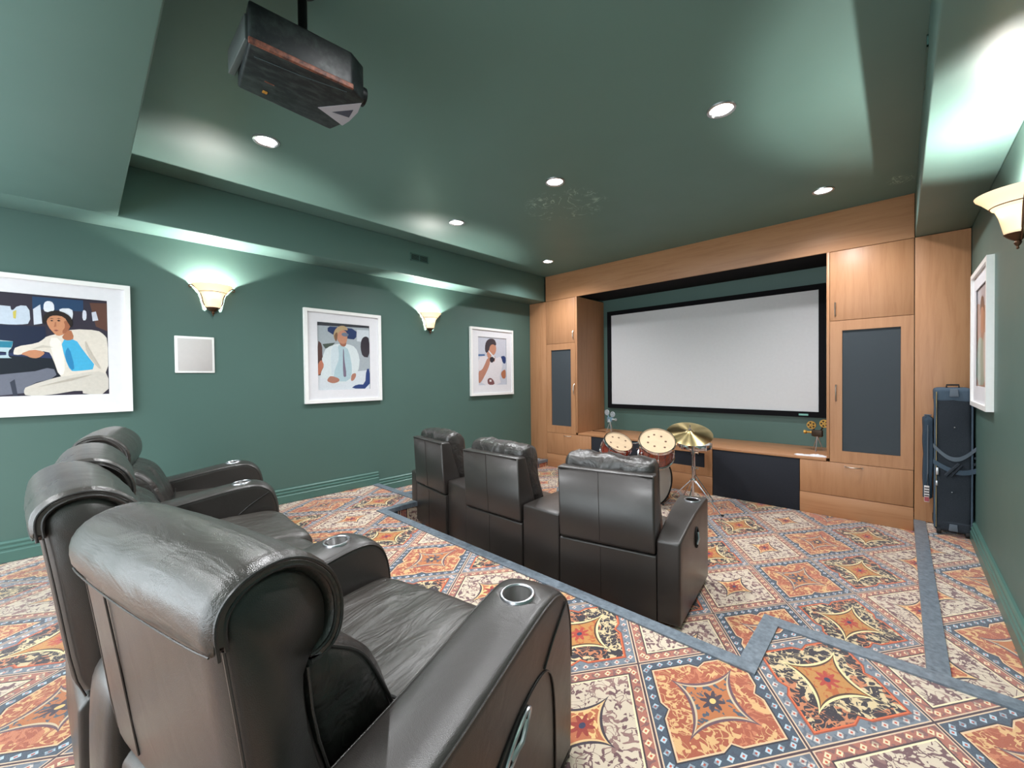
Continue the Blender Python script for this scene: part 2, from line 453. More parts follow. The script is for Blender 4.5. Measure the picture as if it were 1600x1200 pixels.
BBP = [(0, 0), (.030, 0), (.030, .072), (.024, .078), (.022, .090), (.026, .094), (.026, .104), (.018, .110), (.017, .120), (.020, .124), (.020, .134), (.012, .142), (0, .144)]
def baseboard(name, side, y0, y1, z):
    pl = [((XL+a) if side == 'l' else (XR-a), z+b) for a, b in BBP]
    return struct(MB().prism(pl, y0, y1, 'y').build(name, TRIM))
baseboard('baseboard_left', 'l', YR, YE+.02, PZ)
baseboard('baseboard_left', 'l', YE+.02, YC, AZ)
baseboard('baseboard_right', 'r', YR, YE+.02, PZ)
baseboard('baseboard_right', 'r', YE+.02, YC, AZ)

# downlights -----------------------------------------------------------
dl_label = {0: 'recessed ceiling downlight nearest the projector, above the left wall side',
            1: 'recessed ceiling downlight beside the rear beam, on the right wall side',
            2: 'recessed ceiling downlight above the smaller left sconce, beside the left soffit',
            3: 'recessed ceiling downlight in the middle of the ceiling, behind the pale scuff mark',
            4: 'recessed ceiling downlight with the brightest glare, near the right soffit',
            5: 'recessed ceiling downlight in front of the wooden header at its right end',
            6: 'recessed ceiling downlight in front of the wooden header at its left end, smallest in view'}
def downlight(x, y, label):
    t = thing('ceiling_downlight', label, 'ceiling light', (x, y, CZ), 0, 'round downlights in the ceiling')
    MB().lathe([(.082, 0), (.080, -.008), (.068, -.010), (.062, -.003), (.060, .0)], seg=36).build('trim_ring', SATIN, t, smooth=True)
    MB().lathe([(.0, -.0045), (.035, -.0045), (.061, -.002)], seg=36).build('lens', BULB, t, smooth=True)
    return t
for k, (x, y) in enumerate(DOWN): downlight(x, y, dl_label[k])
for k, (x, y) in enumerate(REAR): downlight(x, y, ['added unseen fill downlight over the left side behind the seats', 'added unseen fill downlight in the middle behind the seats', 'added unseen fill downlight on the right side behind the seats'][k])

# wall sconces -----------------------------------------------------------
def sconce(y, side, label):
    x = XL if side == 'l' else XR
    t = thing('wall_sconce', label, 'wall lamp', (x, y, 2.10), 0 if side == 'l' else pi, 'alabaster wall sconces')
    # local: +x out of the wall; half bell of glass
    prof = [(.045, .02), (.060, .03), (.068, .07), (.076, .11), (.088, .145), (.098, .152), (.102, .160), (.112, .172), (.132, .196), (.150, .214), (.153, .222)]
    inner = [(r-.004, z+.001) for r, z in prof[::-1]]
    inner = inner+[(.0, .022)]
    pr = [(.0, .018)]+prof+inner
    mb = MB(); ex = .012
    seg = 40; rings = []
    for k in range(seg+1):
        a = -pi/2+pi*k/seg
        rings.append([Vector((ex+max(0, r)*cos(a)*1.05, r*sin(a), z)) for r, z in pr])
    n = len(pr); vs = [p for r in rings for p in r]; fs = []
    for k in range(seg):
        for i in range(n-1): fs.append((k*n+i, (k+1)*n+i, (k+1)*n+i+1, k*n+i+1))
    mb.add(vs, fs); mb.build('glass_shade', SHADE, t, smooth=True, merge=False)
    m2 = MB()
    for zz, rr in ((.158, .104),):
        m2.tube([(ex+rr*1.05*cos(-pi/2+pi*k/24), rr*sin(-pi/2+pi*k/24), zz) for k in range(25)], .0028, 6)
    m2.build('metal_band', BRONZE, t, smooth=True)
    m3 = MB()
    for sgn in (-1, 1):
        pts = [(.02, sgn*.012, -.01), (.022, sgn*.050, .02), (.024, sgn*.072, .06), (.024, sgn*.080, .11), (.024, sgn*.094, .150), (.024, sgn*.116, .182), (.024, sgn*.142, .205)]
        pts += [(.024, sgn*(.158+.017*cos(a)*(1-k*.05)), .196+.017*sin(a)*(1-k*.05)) for k, a in enumerate([pi*.75-.42*j for j in range(14)])]
        m3.tube(pts, .005, 8)
    m3.build('scroll_bracket', BRONZE, t, smooth=True)
    MB().lathe([(0, -.055), (.006, -.05), (.004, -.04), (.010, -.032), (.014, -.022), (.010, -.012), (.022, -.004), (.036, .008), (.047, .022), (0, .022)], (.03, 0, 0), 20).build('finial', BRONZE, t, smooth=True)
    MB().box(0.0, .014, -.035, .035, .0, .15).build('backplate', BRONZE, t, bevel=.004)
    MB().sphere((.062, 0, .10), .02, 12, (1, 1, 1.5)).build('bulb', SBULB, t, smooth=True)
    gx = x+(.062 if side == 'l' else -.062)
    light('sconce_lamp', 'POINT', (gx, y, 2.10+.145), P_SCONCE, (1, .95, .90), shadow_soft_size=.012)
    return t
sconce(.835, 'l', 'lit alabaster wall sconce between the bar picture and the standing man picture')
sconce(3.20, 'l', 'lit alabaster wall sconce on the left wall nearer the wooden cabinets')
sconce(3.12, 'r', 'lit alabaster wall sconce on the right wall above the framed picture')
sconce(.75, 'r', 'lit alabaster wall sconce on the right wall level with the rear row of recliners')
sconce(-1.55, 'l', 'added unseen fill sconce on the left wall behind the rear row of recliners')  # this rear pair is added out of view to brighten the ceiling
sconce(-1.55, 'r', 'added unseen fill sconce on the right wall behind the rear row of recliners')

# vents ---------------------------------------------------------------
t = thing('air_vent', 'small green louvred air vent high on the left soffit', 'air vent', (XS0, 2.84, 2.91))
MB().box(.0, .002, -.115, .115, -.035, .035).build('backing', BLACKIN, t)
f = MB()
for a, b, c_, d_ in ((-.125, .125, -.045, -.034), (-.125, .125, .034, .045), (-.125, -.114, -.045, .045), (.114, .125, -.045, .045), (-.004, .004, -.035, .035)):
    f.box(0, .008, a, b, c_, d_)
f.build('vent_frame', TRIM, t)
f = MB()
for k in range(5):
    z = -.026+k*.013
    f.prism([(.001, z-.003), (.007, z), (.007, z+.002), (.001, z-.001)], -.114, .114, 'y')
f.build('louvres', TRIM, t)
t = thing('slot_vent', 'narrow black slot vent at the top of the right soffit face', 'air vent', (XS1, 3.0, 3.03))
MB().box(-.004, 0, -.2, .2, -.02, .02).build('slot', BLACKIN, t)
f = MB()
for a, b, c_, d_ in ((-.21, .21, -.027, -.02), (-.21, .21, .02, .027), (-.21, -.2, -.027, .027), (.2, .21, -.027, .027)): f.box(-.007, 0, a, b, c_, d_)
f.build('vent_frame', TRIM, t)

# in-wall speaker -------------------------------------------------------
t = thing('wall_speaker', 'square white in-wall speaker on the green wall below the first sconce', 'speaker', (XL, .70, 1.6925))
MB().box(0, .012, -.142, .142, -.162, .162).build('frame', WHITEF, t, bevel=.01, bseg=3)
MB().box(.010, .015, -.122, .122, -.142, .142).build('grille', CREAMP, t, bevel=.004, bseg=2)

# ------------------------------------------------------------------ cabinets on the screen wall
YB = YW-.002
def panel_thing(name, label, x0, x1, z0, z1, mat, y0=YC, y1=None, cat='cabinet panel'):
    o = MB().box(x0, x1, y0, (y1 or y0+.03), z0, z1).build(name, mat, bevel=.0015, bseg=2)
    return tag(o, label, cat)
def door_panel(x0, x1, z0, z1, parent, name, mat=WOOD, y=YC):
    return MB().box(x0+.002, x1-.002, y-.001, y+.021, z0+.002, z1-.002).build(name, mat, parent, bevel=.0015, bseg=2)
def bar_handle(x, z, L, parent):
    m = MB(); pts = []
    for k in range(13):
        s = k/12; pts.append((x, YC-.003-.028*sin(pi*s)**.7, z-L/2+L*s))
    m.tube(pts, .006, 8, radii=[.0075-.002*sin(pi*k/12) for k in range(13)])
    return m.build('handle', BRASSH, parent, smooth=True)
def cup_handle(x, z, parent):
    # half-round bow pull standing out below its own top edge
    m = MB(); W = .066
    pts = [(x-W+2*W*k/14, YC-.004-.040*sin(pi*k/14)**.8, z) for k in range(15)]
    m.tube(pts, .0055, 8)
    m.box(x-W-.006, x-W+.008, YC-.006, YC, z-.008, z+.008); m.box(x+W-.008, x+W+.006, YC-.006, YC, z-.008, z+.008)
    return m.build('handle', BRASSH, parent, smooth=True)
def tower(side, x0, x1, stile, label, hx):
    """upper cupboard door, speaker-cloth door, on a carcass with one side facing the niche"""
    t = thing('tower_cabinet', label, 'cabinet', ((x0+x1)/2, YC+.4, .59))
    inv = Vector(t.location)
    def P(m): 
        m.v = [v-inv for v in m.v]; return m
    L, R = min(x0, x1), max(x0, x1)
    m = MB()
    m.box(L, L+.02, YC+.022, YB, .59, SZ); m.box(R-.02, R, YC+.022, YB, .59, SZ)
    m.box(L+.02, R-.02, YC+.3, YC+.32, .59, SZ); m.box(L+.02, R-.02, YC+.022, YC+.3, .59, .61); m.box(L+.02, R-.02, YC+.022, YC+.3, 2.66, SZ)
    P(m).build('carcass', WOOD, t)
    if stile:
        s0, s1 = stile
        P(MB().box(s0+.001, s1-.001, YC-.001, YC+.0215, .592, SZ)).build('stile', WOOD, t, bevel=.0015, bseg=2)
        if side == 'l': R = s0
        else: L = s1
    d = P(MB().box(L+.002, R-.002, YC-.001, YC+.021, 1.990, SZ-.004)).build('upper_door', WOOD, t, bevel=.0015, bseg=2)
    h = bar_handle(hx, 2.105, .135, d); h.data.transform(Matrix.Translation(-inv))
    gx0, gx1, gz0, gz1 = (L+.100, R-.088, .679, 1.888)
    m = MB(); y0, y1 = YC-.001, YC+.021
    z0, z1 = .562, 1.986
    m.box(L+.002, gx0, y0, y1, z0, z1); m.box(gx1, R-.002, y0, y1, z0, z1)
    m.box(gx0, gx1, y0, y1, z0, gz0); m.box(gx0, gx1, y0, y1, gz1, z1)
    d = P(m).build('speaker_door', WOOD, t, merge=False)
    P(MB().box(gx0+.001, gx1-.001, YC+.012, YC+.018, gz0+.001, gz1-.001)).build('speaker_cloth', GRILLE, d)
    h = bar_handle(hx+.006, 1.263, .16, d); h.data.transform(Matrix.Translation(-inv))
    return t
tower('r', -.551, .0885, (-.551, -.525), 'tall maple cabinet with speaker-cloth door to the right of the screen', -.480)
tower('l', -4.206, -3.60, (-3.632, -3.60), 'tall maple cabinet with speaker-cloth door to the left of the screen', -3.664)
panel_thing('wing_panel', 'plain tall maple panel between the left cabinet tower and the left wall', XL+.002, -4.210, AZ, SZ-.002, WOOD)
panel_thing('wing_panel', 'plain tall maple panel behind the black bag, beside the right wall', .0925, XR-.004, AZ, SZ-.002, WOOD)
hd = thing('header_panel', 'wide maple fascia board running above the screen under the ceiling', 'cabinet panel', (-2.05, YC, SZ))
m = MB().box(-4.206, .0885, YC, YC+.022, SZ+.001, CZ-.001); m.v = [v-Vector(hd.location) for v in m.v]; m.build('fascia', WOODX, hd, bevel=.0015, bseg=2)
m = MB().box(-3.60, -.551, YC+.023, YB, SZ+.03, SZ+.05); m.v = [v-Vector(hd.location) for v in m.v]; m.build('niche_top', VELVET, hd)
# worktop shelf
sh = MB().box(-3.598, -.553, YC-.004, YB, .560, .588).build('shelf', WOODX, bevel=.002, bseg=2)
tag(sh, 'long maple shelf under the projection screen, carrying the two camera ornaments', 'shelf')
# low cabinets under the shelf
def low_cab(name, label, x0, x1, split, handle_x, zt=.556, extra=None):
    t = thing(name, label, 'cabinet', ((x0+x1)/2, YC+.2, 0)); inv = Vector(t.location)
    def P(m): m.v = [v-inv for v in m.v]; return m
    P(MB().box(x0+.003, x1-.003, YC+.024, YC+.5, .0, zt-.002)).build('carcass', WOOD, t)
    P(MB().box(x0+.001, x1-.001, YC-.002, YC+.023, .0, split-.003)).build('plinth', WOODX, t, bevel=.0015, bseg=2)
    if extra:
        gx0, gx1, gz0, gz1 = extra; m = MB(); y0, y1 = YC-.001, YC+.022
        m.box(x0+.002, gx0, y0, y1, split+.002, zt); m.box(gx1, x1-.002, y0, y1, split+.002, zt)
        m.box(gx0, gx1, y0, y1, split+.002, gz0); m.box(gx0, gx1, y0, y1, gz1, zt)
        d = P(m).build('drawer', WOOD, t, merge=False)
        P(MB().box(gx0, gx1, YC+.010, YC+.016, gz0, gz1)).build('speaker_cloth', GRILLEB, d)
    else:
        d = P(MB().box(x0+.002, x1-.002, YC-.001, YC+.022, split+.002, zt)).build('drawer', WOOD, t, bevel=.0015, bseg=2)
        if handle_x is not None:
            h = cup_handle(handle_x, .528, d); h.data.transform(Matrix.Translation(-inv))
    return t
low_cab('drawer_cabinet', 'low maple drawer under the right cabinet tower with a bow handle', -.7775, .0885, .2175, -.336, .557)
low_cab('drawer_cabinet', 'low maple drawer under the left cabinet tower with a bow handle', -4.206, -3.362, .2175, -3.793, .557)
low_cab('media_cabinet', 'low maple cabinet with a dark cloth centre panel behind the drum kit', -2.487, -1.653, .222, None, .557, (-2.385, -1.742, .321, .500))
for x0, x1, lb in ((-3.358, -2.489, 'black cloth speaker panel under the shelf, behind the toms'), (-1.650, -.7795, 'large black cloth speaker panel under the shelf, right of the cymbal')):
    t = thing('bass_speaker_panel', lb, 'speaker', ((x0+x1)/2, YC, 0)); hw = (x1-x0)/2
    MB().box(-hw, hw, .012, .03, .002, .557).build('board', BLACKIN, t)
    MB().box(-hw+.001, hw-.001, .002, .0125, .004, .555).build('speaker_cloth', GRILLEB, t, bevel=.003, bseg=2)
# drawer fronts beyond the towers sit below the shelf line
# projection screen
t = thing('projection_screen', 'wide white projection screen in a black velvet border', 'screen', (-2.07, YW, .94))
W2, H = 1.435, 1.575
m = MB(); b = .066
m.box(-W2, W2, -.055, -.004, 0, b); m.box(-W2, W2, -.055, -.004, H-b, H); m.box(-W2, -W2+b, -.055, -.004, b, H-b); m.box(W2-b, W2, -.055, -.004, b, H-b)
m.build('border', VELVET, t, merge=False)
MB().box(-W2+b, W2-b, -.036, -.030, b, H-b).build('screen_fabric', SCREEN, t)
MB().box(W2-.26, W2-.165, -.058, -.055, .018, .040).build('maker_badge', simple('badge_teal', srgb(120, 180, 170), .4), t, bevel=.001)

# white cloths left at the right end of the shelf
m = MB(); N = 26
vs = []; fs = []
def hgt(u, v): return .006+.016*abs(noise.noise(Vector((u*7, v*5, 3.3))))+.012*max(0, u-.6)*2
for j in range(N):
    for i in range(N):
        u, v = i/(N-1), j/(N-1); x = -.82+.25*u+.02*sin(v*7); y = YC+.02+.075*v+.03*u
        vs.append((x, y, .588+hgt(u, v)*min(1, 8*min(u, 1-u, v, 1-v)+.1)))
k = len(vs); vs2 = [(x, y, .5885) for x, y, z in vs]
for j in range(N-1):
    for i in range(N-1): fs.append((j*N+i, j*N+i+1, (j+1)*N+i+1, (j+1)*N+i)); fs.append(tuple(k+q for q in ((j+1)*N+i, (j+1)*N+i+1, j*N+i+1, j*N+i)))
edge = [i for i in range(N)]+[j*N+N-1 for j in range(1, N)]+[(N-1)*N+i for i in range(N-2, -1, -1)]+[j*N for j in range(N-2, 0, -1)]
for a in range(len(edge)): b_ = (a+1) % len(edge); fs.append((edge[a], k+edge[a], k+edge[b_], edge[b_]))
m.add(vs+vs2, fs)
tag(m.build('folded_cloth', simple('white_cloth', srgb(225, 222, 225), .8), smooth=True), 'crumpled white cloth lying on the right end of the shelf', 'cloth')

# ------------------------------------------------------------------ camera ornaments
def film_camera(loc, rz, body, accent, label, s=1.0):
    t = thing('film_camera_ornament', label, 'ornament', loc, rz, 'vintage film camera ornaments'); t.scale = (s, s, s)
    # body faces local +x (lens), tripod below; width along x
    MB().box(-.045, .045, -.022, .022, .150, .215).build('camera_body', body, t, bevel=.006)
    for k, (x, z) in enumerate(((-.060, .285), (.050, .262))):
        m = MB().lathe([(0, -.008), (.040, -.008), (.042, -.004), (.042, .004), (.040, .008), (0, .008)], (x, 0, z), 28, (0, 1, 0))
        rl = m.build('film_reel', accent, t, smooth=True)
        h = MB()
        for q in range(5):
            a = 2*pi*q/5
            for sy in (-1, 1): h.lathe([(0, .0005*sy), (.0095, .0005*sy)], (x+.024*cos(a), .0085*sy, z+.024*sin(a)), 12, (0, sy, 0))
        h.sphere((x, 0, z), .008, 10, (1, 1.2, 1)); h.build('reel_holes', body, rl, smooth=True)
        MB().tube([(x, 0, z), (x*.45, 0, .205)], .007, 8).build('reel_arm', body, t, smooth=True)
    lx = 1
    MB().lathe([(0, 0), (.014, 0), (.015, .012), (.010, .016), (.010, .045), (.018, .052), (.020, .070), (.015, .070), (0, .062)], (.044, 0, .188), 20, (1, 0, 0)).build('lens', accent, t, smooth=True)
    MB().prism([(-.030, .142), (.034, .142), (.002, .196)], -.030, -.023, 'y').build('side_plate', accent, t, bevel=.001)
    m = MB()
    for a in (radians(90), radians(210), radians(330)): m.tube([(0, 0, .150), (.055*cos(a), .055*sin(a), .002)], .0035, 8, radii=[.006, .003])
    m.lathe([(0, .140), (.014, .140), (.014, .152), (0, .152)], (0, 0, 0), 16)
    m.build('tripod', SATIN, t, smooth=True)
    return t
PEWTER = simple('pale_blue_pewter', srgb(120, 150, 168), .4, .3); PEWTER2 = simple('pewter_white', srgb(196, 206, 212), .4, .3)
DARKB = simple('dark_bronze_cast', srgb(60, 46, 34), .45, .5); GOLD = simple('gold_cast', srgb(196, 150, 74), .35, .7)
film_camera((-3.315, 5.72, .588), radians(-12), PEWTER, PEWTER2, 'silver blue vintage film camera ornament on the left end of the shelf', 1.05)
film_camera((-.680, 5.70, .588), radians(180-8), DARKB, GOLD, 'gold and dark bronze film camera ornament on the right end of the shelf', 1.1)
tag(MB().tube([(-3.56, 5.60, .594), (-3.40, 5.62, .594), (-3.33, 5.60, .594)], .005, 8).build('thin_rod', BRONZE, smooth=True), 'short brown rod lying on the shelf beside the silver camera ornament', 'rod')

# ------------------------------------------------------------------ projector
t = thing('ceiling_projector', 'black projector hanging from the ceiling on a short pole', 'projector', (-1.80, .66, CZ), radians(0))
def m_proj():
    q = NT('scuffed_black_shell'); co = q.coords()
    n = q.noise(q.mapped(co, (3, 1, 1)), 14, 5, .65); n2 = q.noise(co, 60, 3)
    c = q.ramp(n, [(.45, srgb(20, 26, 28)), (.72, srgb(52, 60, 58))])
    return q.set(c, q.m('ADD', q.m('MULTIPLY', n2, .2), .38), 0, .35)
PJ = m_proj()
def m_copper():
    q = NT('mottled_copper_band'); co = q.coords(); n = q.noise(co, 40, 4, .7)
    return q.set(q.ramp(n, [(.35, srgb(58, 32, 26)), (.7, srgb(140, 82, 60))]), .6, .1)
z0, z1 = 2.648-CZ, 2.80-CZ
poly = [(-.155, -.20), (.135, -.23), (.165, .13), (.125, .20), (-.05, .215), (-.175, .18)]
body = MB().prism(poly, z0, z1).build('body', PJ, t, bevel=.008)
MB().prism([(.128, -.233), (.140, -.233), (.171, .133), (.159, .133)], z0-.001, z0+.02).build('copper_band', m_copper(), t, bevel=.003)
m = MB()
m.tube([(.075, -.2, z0-.001), (.095, -.05, z0-.001), (.12, .06, z0-.001), (.135, .12, z0-.001)], .0015, 6)
m.build('seam', simple('seam_grey', srgb(70, 84, 88), .4), t, smooth=True)
m = MB()
for k in range(4):
    a = pi/4+k*pi/2
    m.prism([(-.108+.006*cos(a)+.0052*cos(q*pi/4), -.115+.006*sin(a)+.0052*sin(q*pi/4)) for q in range(8)], z0-.0018, z0+.001)
m.build('flower_emblem', simple('gold_print', srgb(196, 140, 56), .4, .3), t)
MB().prism([(-.040, -.10), (-.036, -.10), (-.036, -.135), (-.040, -.135)][::-1], z0-.0015, z0+.001).build('printed_mark', simple('rust_print', srgb(120, 66, 46), .5), t)
refl = MB().prism([(-.05, .075), (.112, .195), (.04, .212), (-.045, .213), (-.10, .205)], z0-.0016, z0+.001).build('painted_reflection', simple('reflection_silver_tone', srgb(170, 166, 172), .3, .3), t)  # pale reflection on the underside, put in as flat colour
m = MB(); m.prism([(-.035, .13), (.045, .19), (-.02, .2)], z0-.0022, z0); m.build('reflection_dark_patch', simple('reflection_dark_tone', srgb(50, 52, 66), .4), refl)
MB().lathe([(0, 0), (.036, 0), (.038, .004), (.038, .035), (.030, .036), (.028, .02), (0, .016)], (.045, .205, (z0+z1)/2), 28, (0, 1, 0)).build('lens', PJ, t, smooth=True)
MB().box(-.14, .10, -.235, -.212, z0+.03, z1-.03).build('connector_panel', simple('grey_plastic', srgb(70, 78, 76), .5), t, bevel=.003)
MB().lathe([(.0, z1), (.06, z1), (.06, z1+.012), (.018, z1+.02), (.018, -.02), (.06, -.012), (.06, 0), (0, 0)], (0, 0, 0), 28).build('mounting_pole', simple('black_metal', srgb(18, 18, 20), .4, .5), t, smooth=True)

# ------------------------------------------------------------------ rear row: soft recliners
def xform(o, f):
    for v in o.data.vertices: v.co = f(v.co)
def ring_profile(profile, x, grow):
    """closed (y,z) profile offset outward by grow"""
    n = len(profile); out = []
    for i in range(n):
        a = Vector(profile[i-1]); b = Vector(profile[i]); c = Vector(profile[(i+1) % n])
        d = (c-a)
        nn = Vector((d.y, -d.x))
        if nn.length > 0: nn.normalize()
        out.append(Vector((x, b.x+nn.x*grow, b.y+nn.y*grow)))
    return out
def area2(p): return sum(p[i][0]*p[(i+1) % len(p)][1]-p[(i+1) % len(p)][0]*p[i][1] for i in range(len(p)))
def smooth_closed(p, it=1):
    for _ in range(it):
        q = []
        for i in range(len(p)):
            a, b = p[i], p[(i+1) % len(p)]
            q += [(a[0]*.75+b[0]*.25, a[1]*.75+b[1]*.25), (a[0]*.25+b[0]*.75, a[1]*.25+b[1]*.75)]
        p = q
    return p
def smooth_open(p, it=2):
    for _ in range(it):
        q = [p[0]]
        for i in range(len(p)-1):
            a, b = p[i], p[i+1]
            q += [tuple(a[k]*.75+b[k]*.25 for k in range(len(a))), tuple(a[k]*.25+b[k]*.75 for k in range(len(a)))]
        q.append(p[-1]); p = q
    return p
def pad(profile, x0, x1, puff, name, mat, parent, steps=None, wr=0, seed=0, it=1, freq=9):
    """cushion: closed side profile lofted from x0 to x1, shrunken at the ends and swollen in the middle"""
    if area2(profile) < 0: profile = profile[::-1]
    pr = smooth_closed(profile, it)
    rings = []; N = steps or 22; W = x1-x0
    for k in range(N+1):
        s = k/N; e = min(s, 1-s)*W
        g = puff*(sqrt(max(0, min(1, e/(W*.5))))**.8)
        er = .022
        if e < er: g -= er*.8*(1-sqrt(max(0, 1-(1-e/er)**2)))
        rings.append(ring_profile(pr, x0+W*s, g))
    if wr:
        for r in rings:
            for v in r:
                nz = noise.noise(Vector((v.x*freq+seed*7.1, v.y*freq*.8, v.z*freq)))+.5*noise.noise(Vector((v.x*freq*2.3+seed, v.y*freq*2, v.z*freq*2.1)))
                e = min(v.x-x0, x1-v.x)/W
                v.y += wr*nz*min(1, e*8); v.z += wr*nz*min(1, e*8)
    return MB().loft(rings).build(name, mat, parent, smooth=True, angle=60)

ARMP = [(.10, .0), (.10, .40), (.125, .485), (.20, .505), (.40, .525), (.58, .556), (.72, .580), (.83, .592), (.90, .585), (.955, .548), (.985, .49), (1.0, .40), (1.0, .20), (.985, .0)]
def rear_arm(parent, xc, name='armrest', hw=.098, outer=0, ang=0):
    pr = smooth_open(ARMP, 2)
    if area2(pr) < 0: pr = pr[::-1]
    xs = [(-1, -.030), (-.985, -.016), (-.93, -.006), (-.8, .0), (-.4, .006), (0, .008), (.4, .006), (.8, .0), (.93, -.006), (.985, -.016), (1, -.030)]
    rings = [[Vector((v.x, v.y, max(0, v.z))) for v in ring_profile(pr, xc+hw*a, g)] for a, g in xs]
    o = MB().loft(rings).build(name, LE_REAR, parent, smooth=True, angle=60)
    cy, cz = .80, .592
    cut = MB().prism(circ(.043, 32, (xc, cy)), cz-.06, cz+.05).build('cutter', BLACKIN, parent)
    bpy.context.view_layer.update()
    boolcut(o, [cut])
    for p in o.data.polygons: p.use_smooth = True
    c = MB().lathe([(.0435, -.056), (.0435, .004), (.046, .0075), (.050, .007), (.054, .001), (.054, -.004)], (xc, cy, cz+.0005), 36, (0, -.08, 1)).build('cup_holder_ring', SATIN, o, smooth=True)
    MB().lathe([(0, -.052), (.043, -.052), (.0434, -.02), (.0434, 0)], (xc, cy, cz+.004), 36, (0, -.08, 1)).build('cup_holder_well', CUPIN, c, smooth=True)
    for sg in (-1, 1):
        q = ring_profile(pr, xc+sg*hw*.975, -.0115)
        pts = sorted([v for v in q if v.z > .30 and (v.y > .13)], key=lambda v: (v.y if v.z > .45 else 2-v.z))
        MB().tube(pts, .0030, 6).build('edge_piping', LE_REAR, o, smooth=True)
    if outer:
        for sg in ((outer,) if outer in (-1, 1) else (-1, 1)):
            x = xc+sg*(hw+.003)
            pts = smooth_open([(x, .32, .0), (x, .36, .16), (x, .46, .30), (x, .60, .385), (x, .72, .415), (x, .80, .405), (x, .835, .34), (x, .845, .20), (x, .84, .0)], 2)
            MB().tube(pts, .003, 6).build('panel_seam', PIPE, o, smooth=True)
            MB().tube(smooth_open([(x, .775, .415), (x, .84, .47), (x, .94, .53)], 2), .003, 6).build('panel_seam', PIPE, o, smooth=True)
            # recliner pull: oval ring with dark well
            M = [(x+sg*.001, .615+.062*cos(2*pi*k/28)+.018*sin(2*pi*k/28), .335+.030*sin(2*pi*k/28)+.028*cos(2*pi*k/28)) for k in range(28)]
            r = MB().tube(M, .006, 8, closed=True).build('pull_handle_ring', SATIN, o, smooth=True)
            MB().add([(x+sg*.002, y, z) for _, y, z in M], [tuple(range(28))]).build('pull_well', BLACKIN, r)
            MB().tube([(x+sg*.003, .575, .318), (x+sg*.012, .615, .338), (x+sg*.004, .655, .358)], .008, 8).build('pull_lever', SATIN, r, smooth=True)
    return o

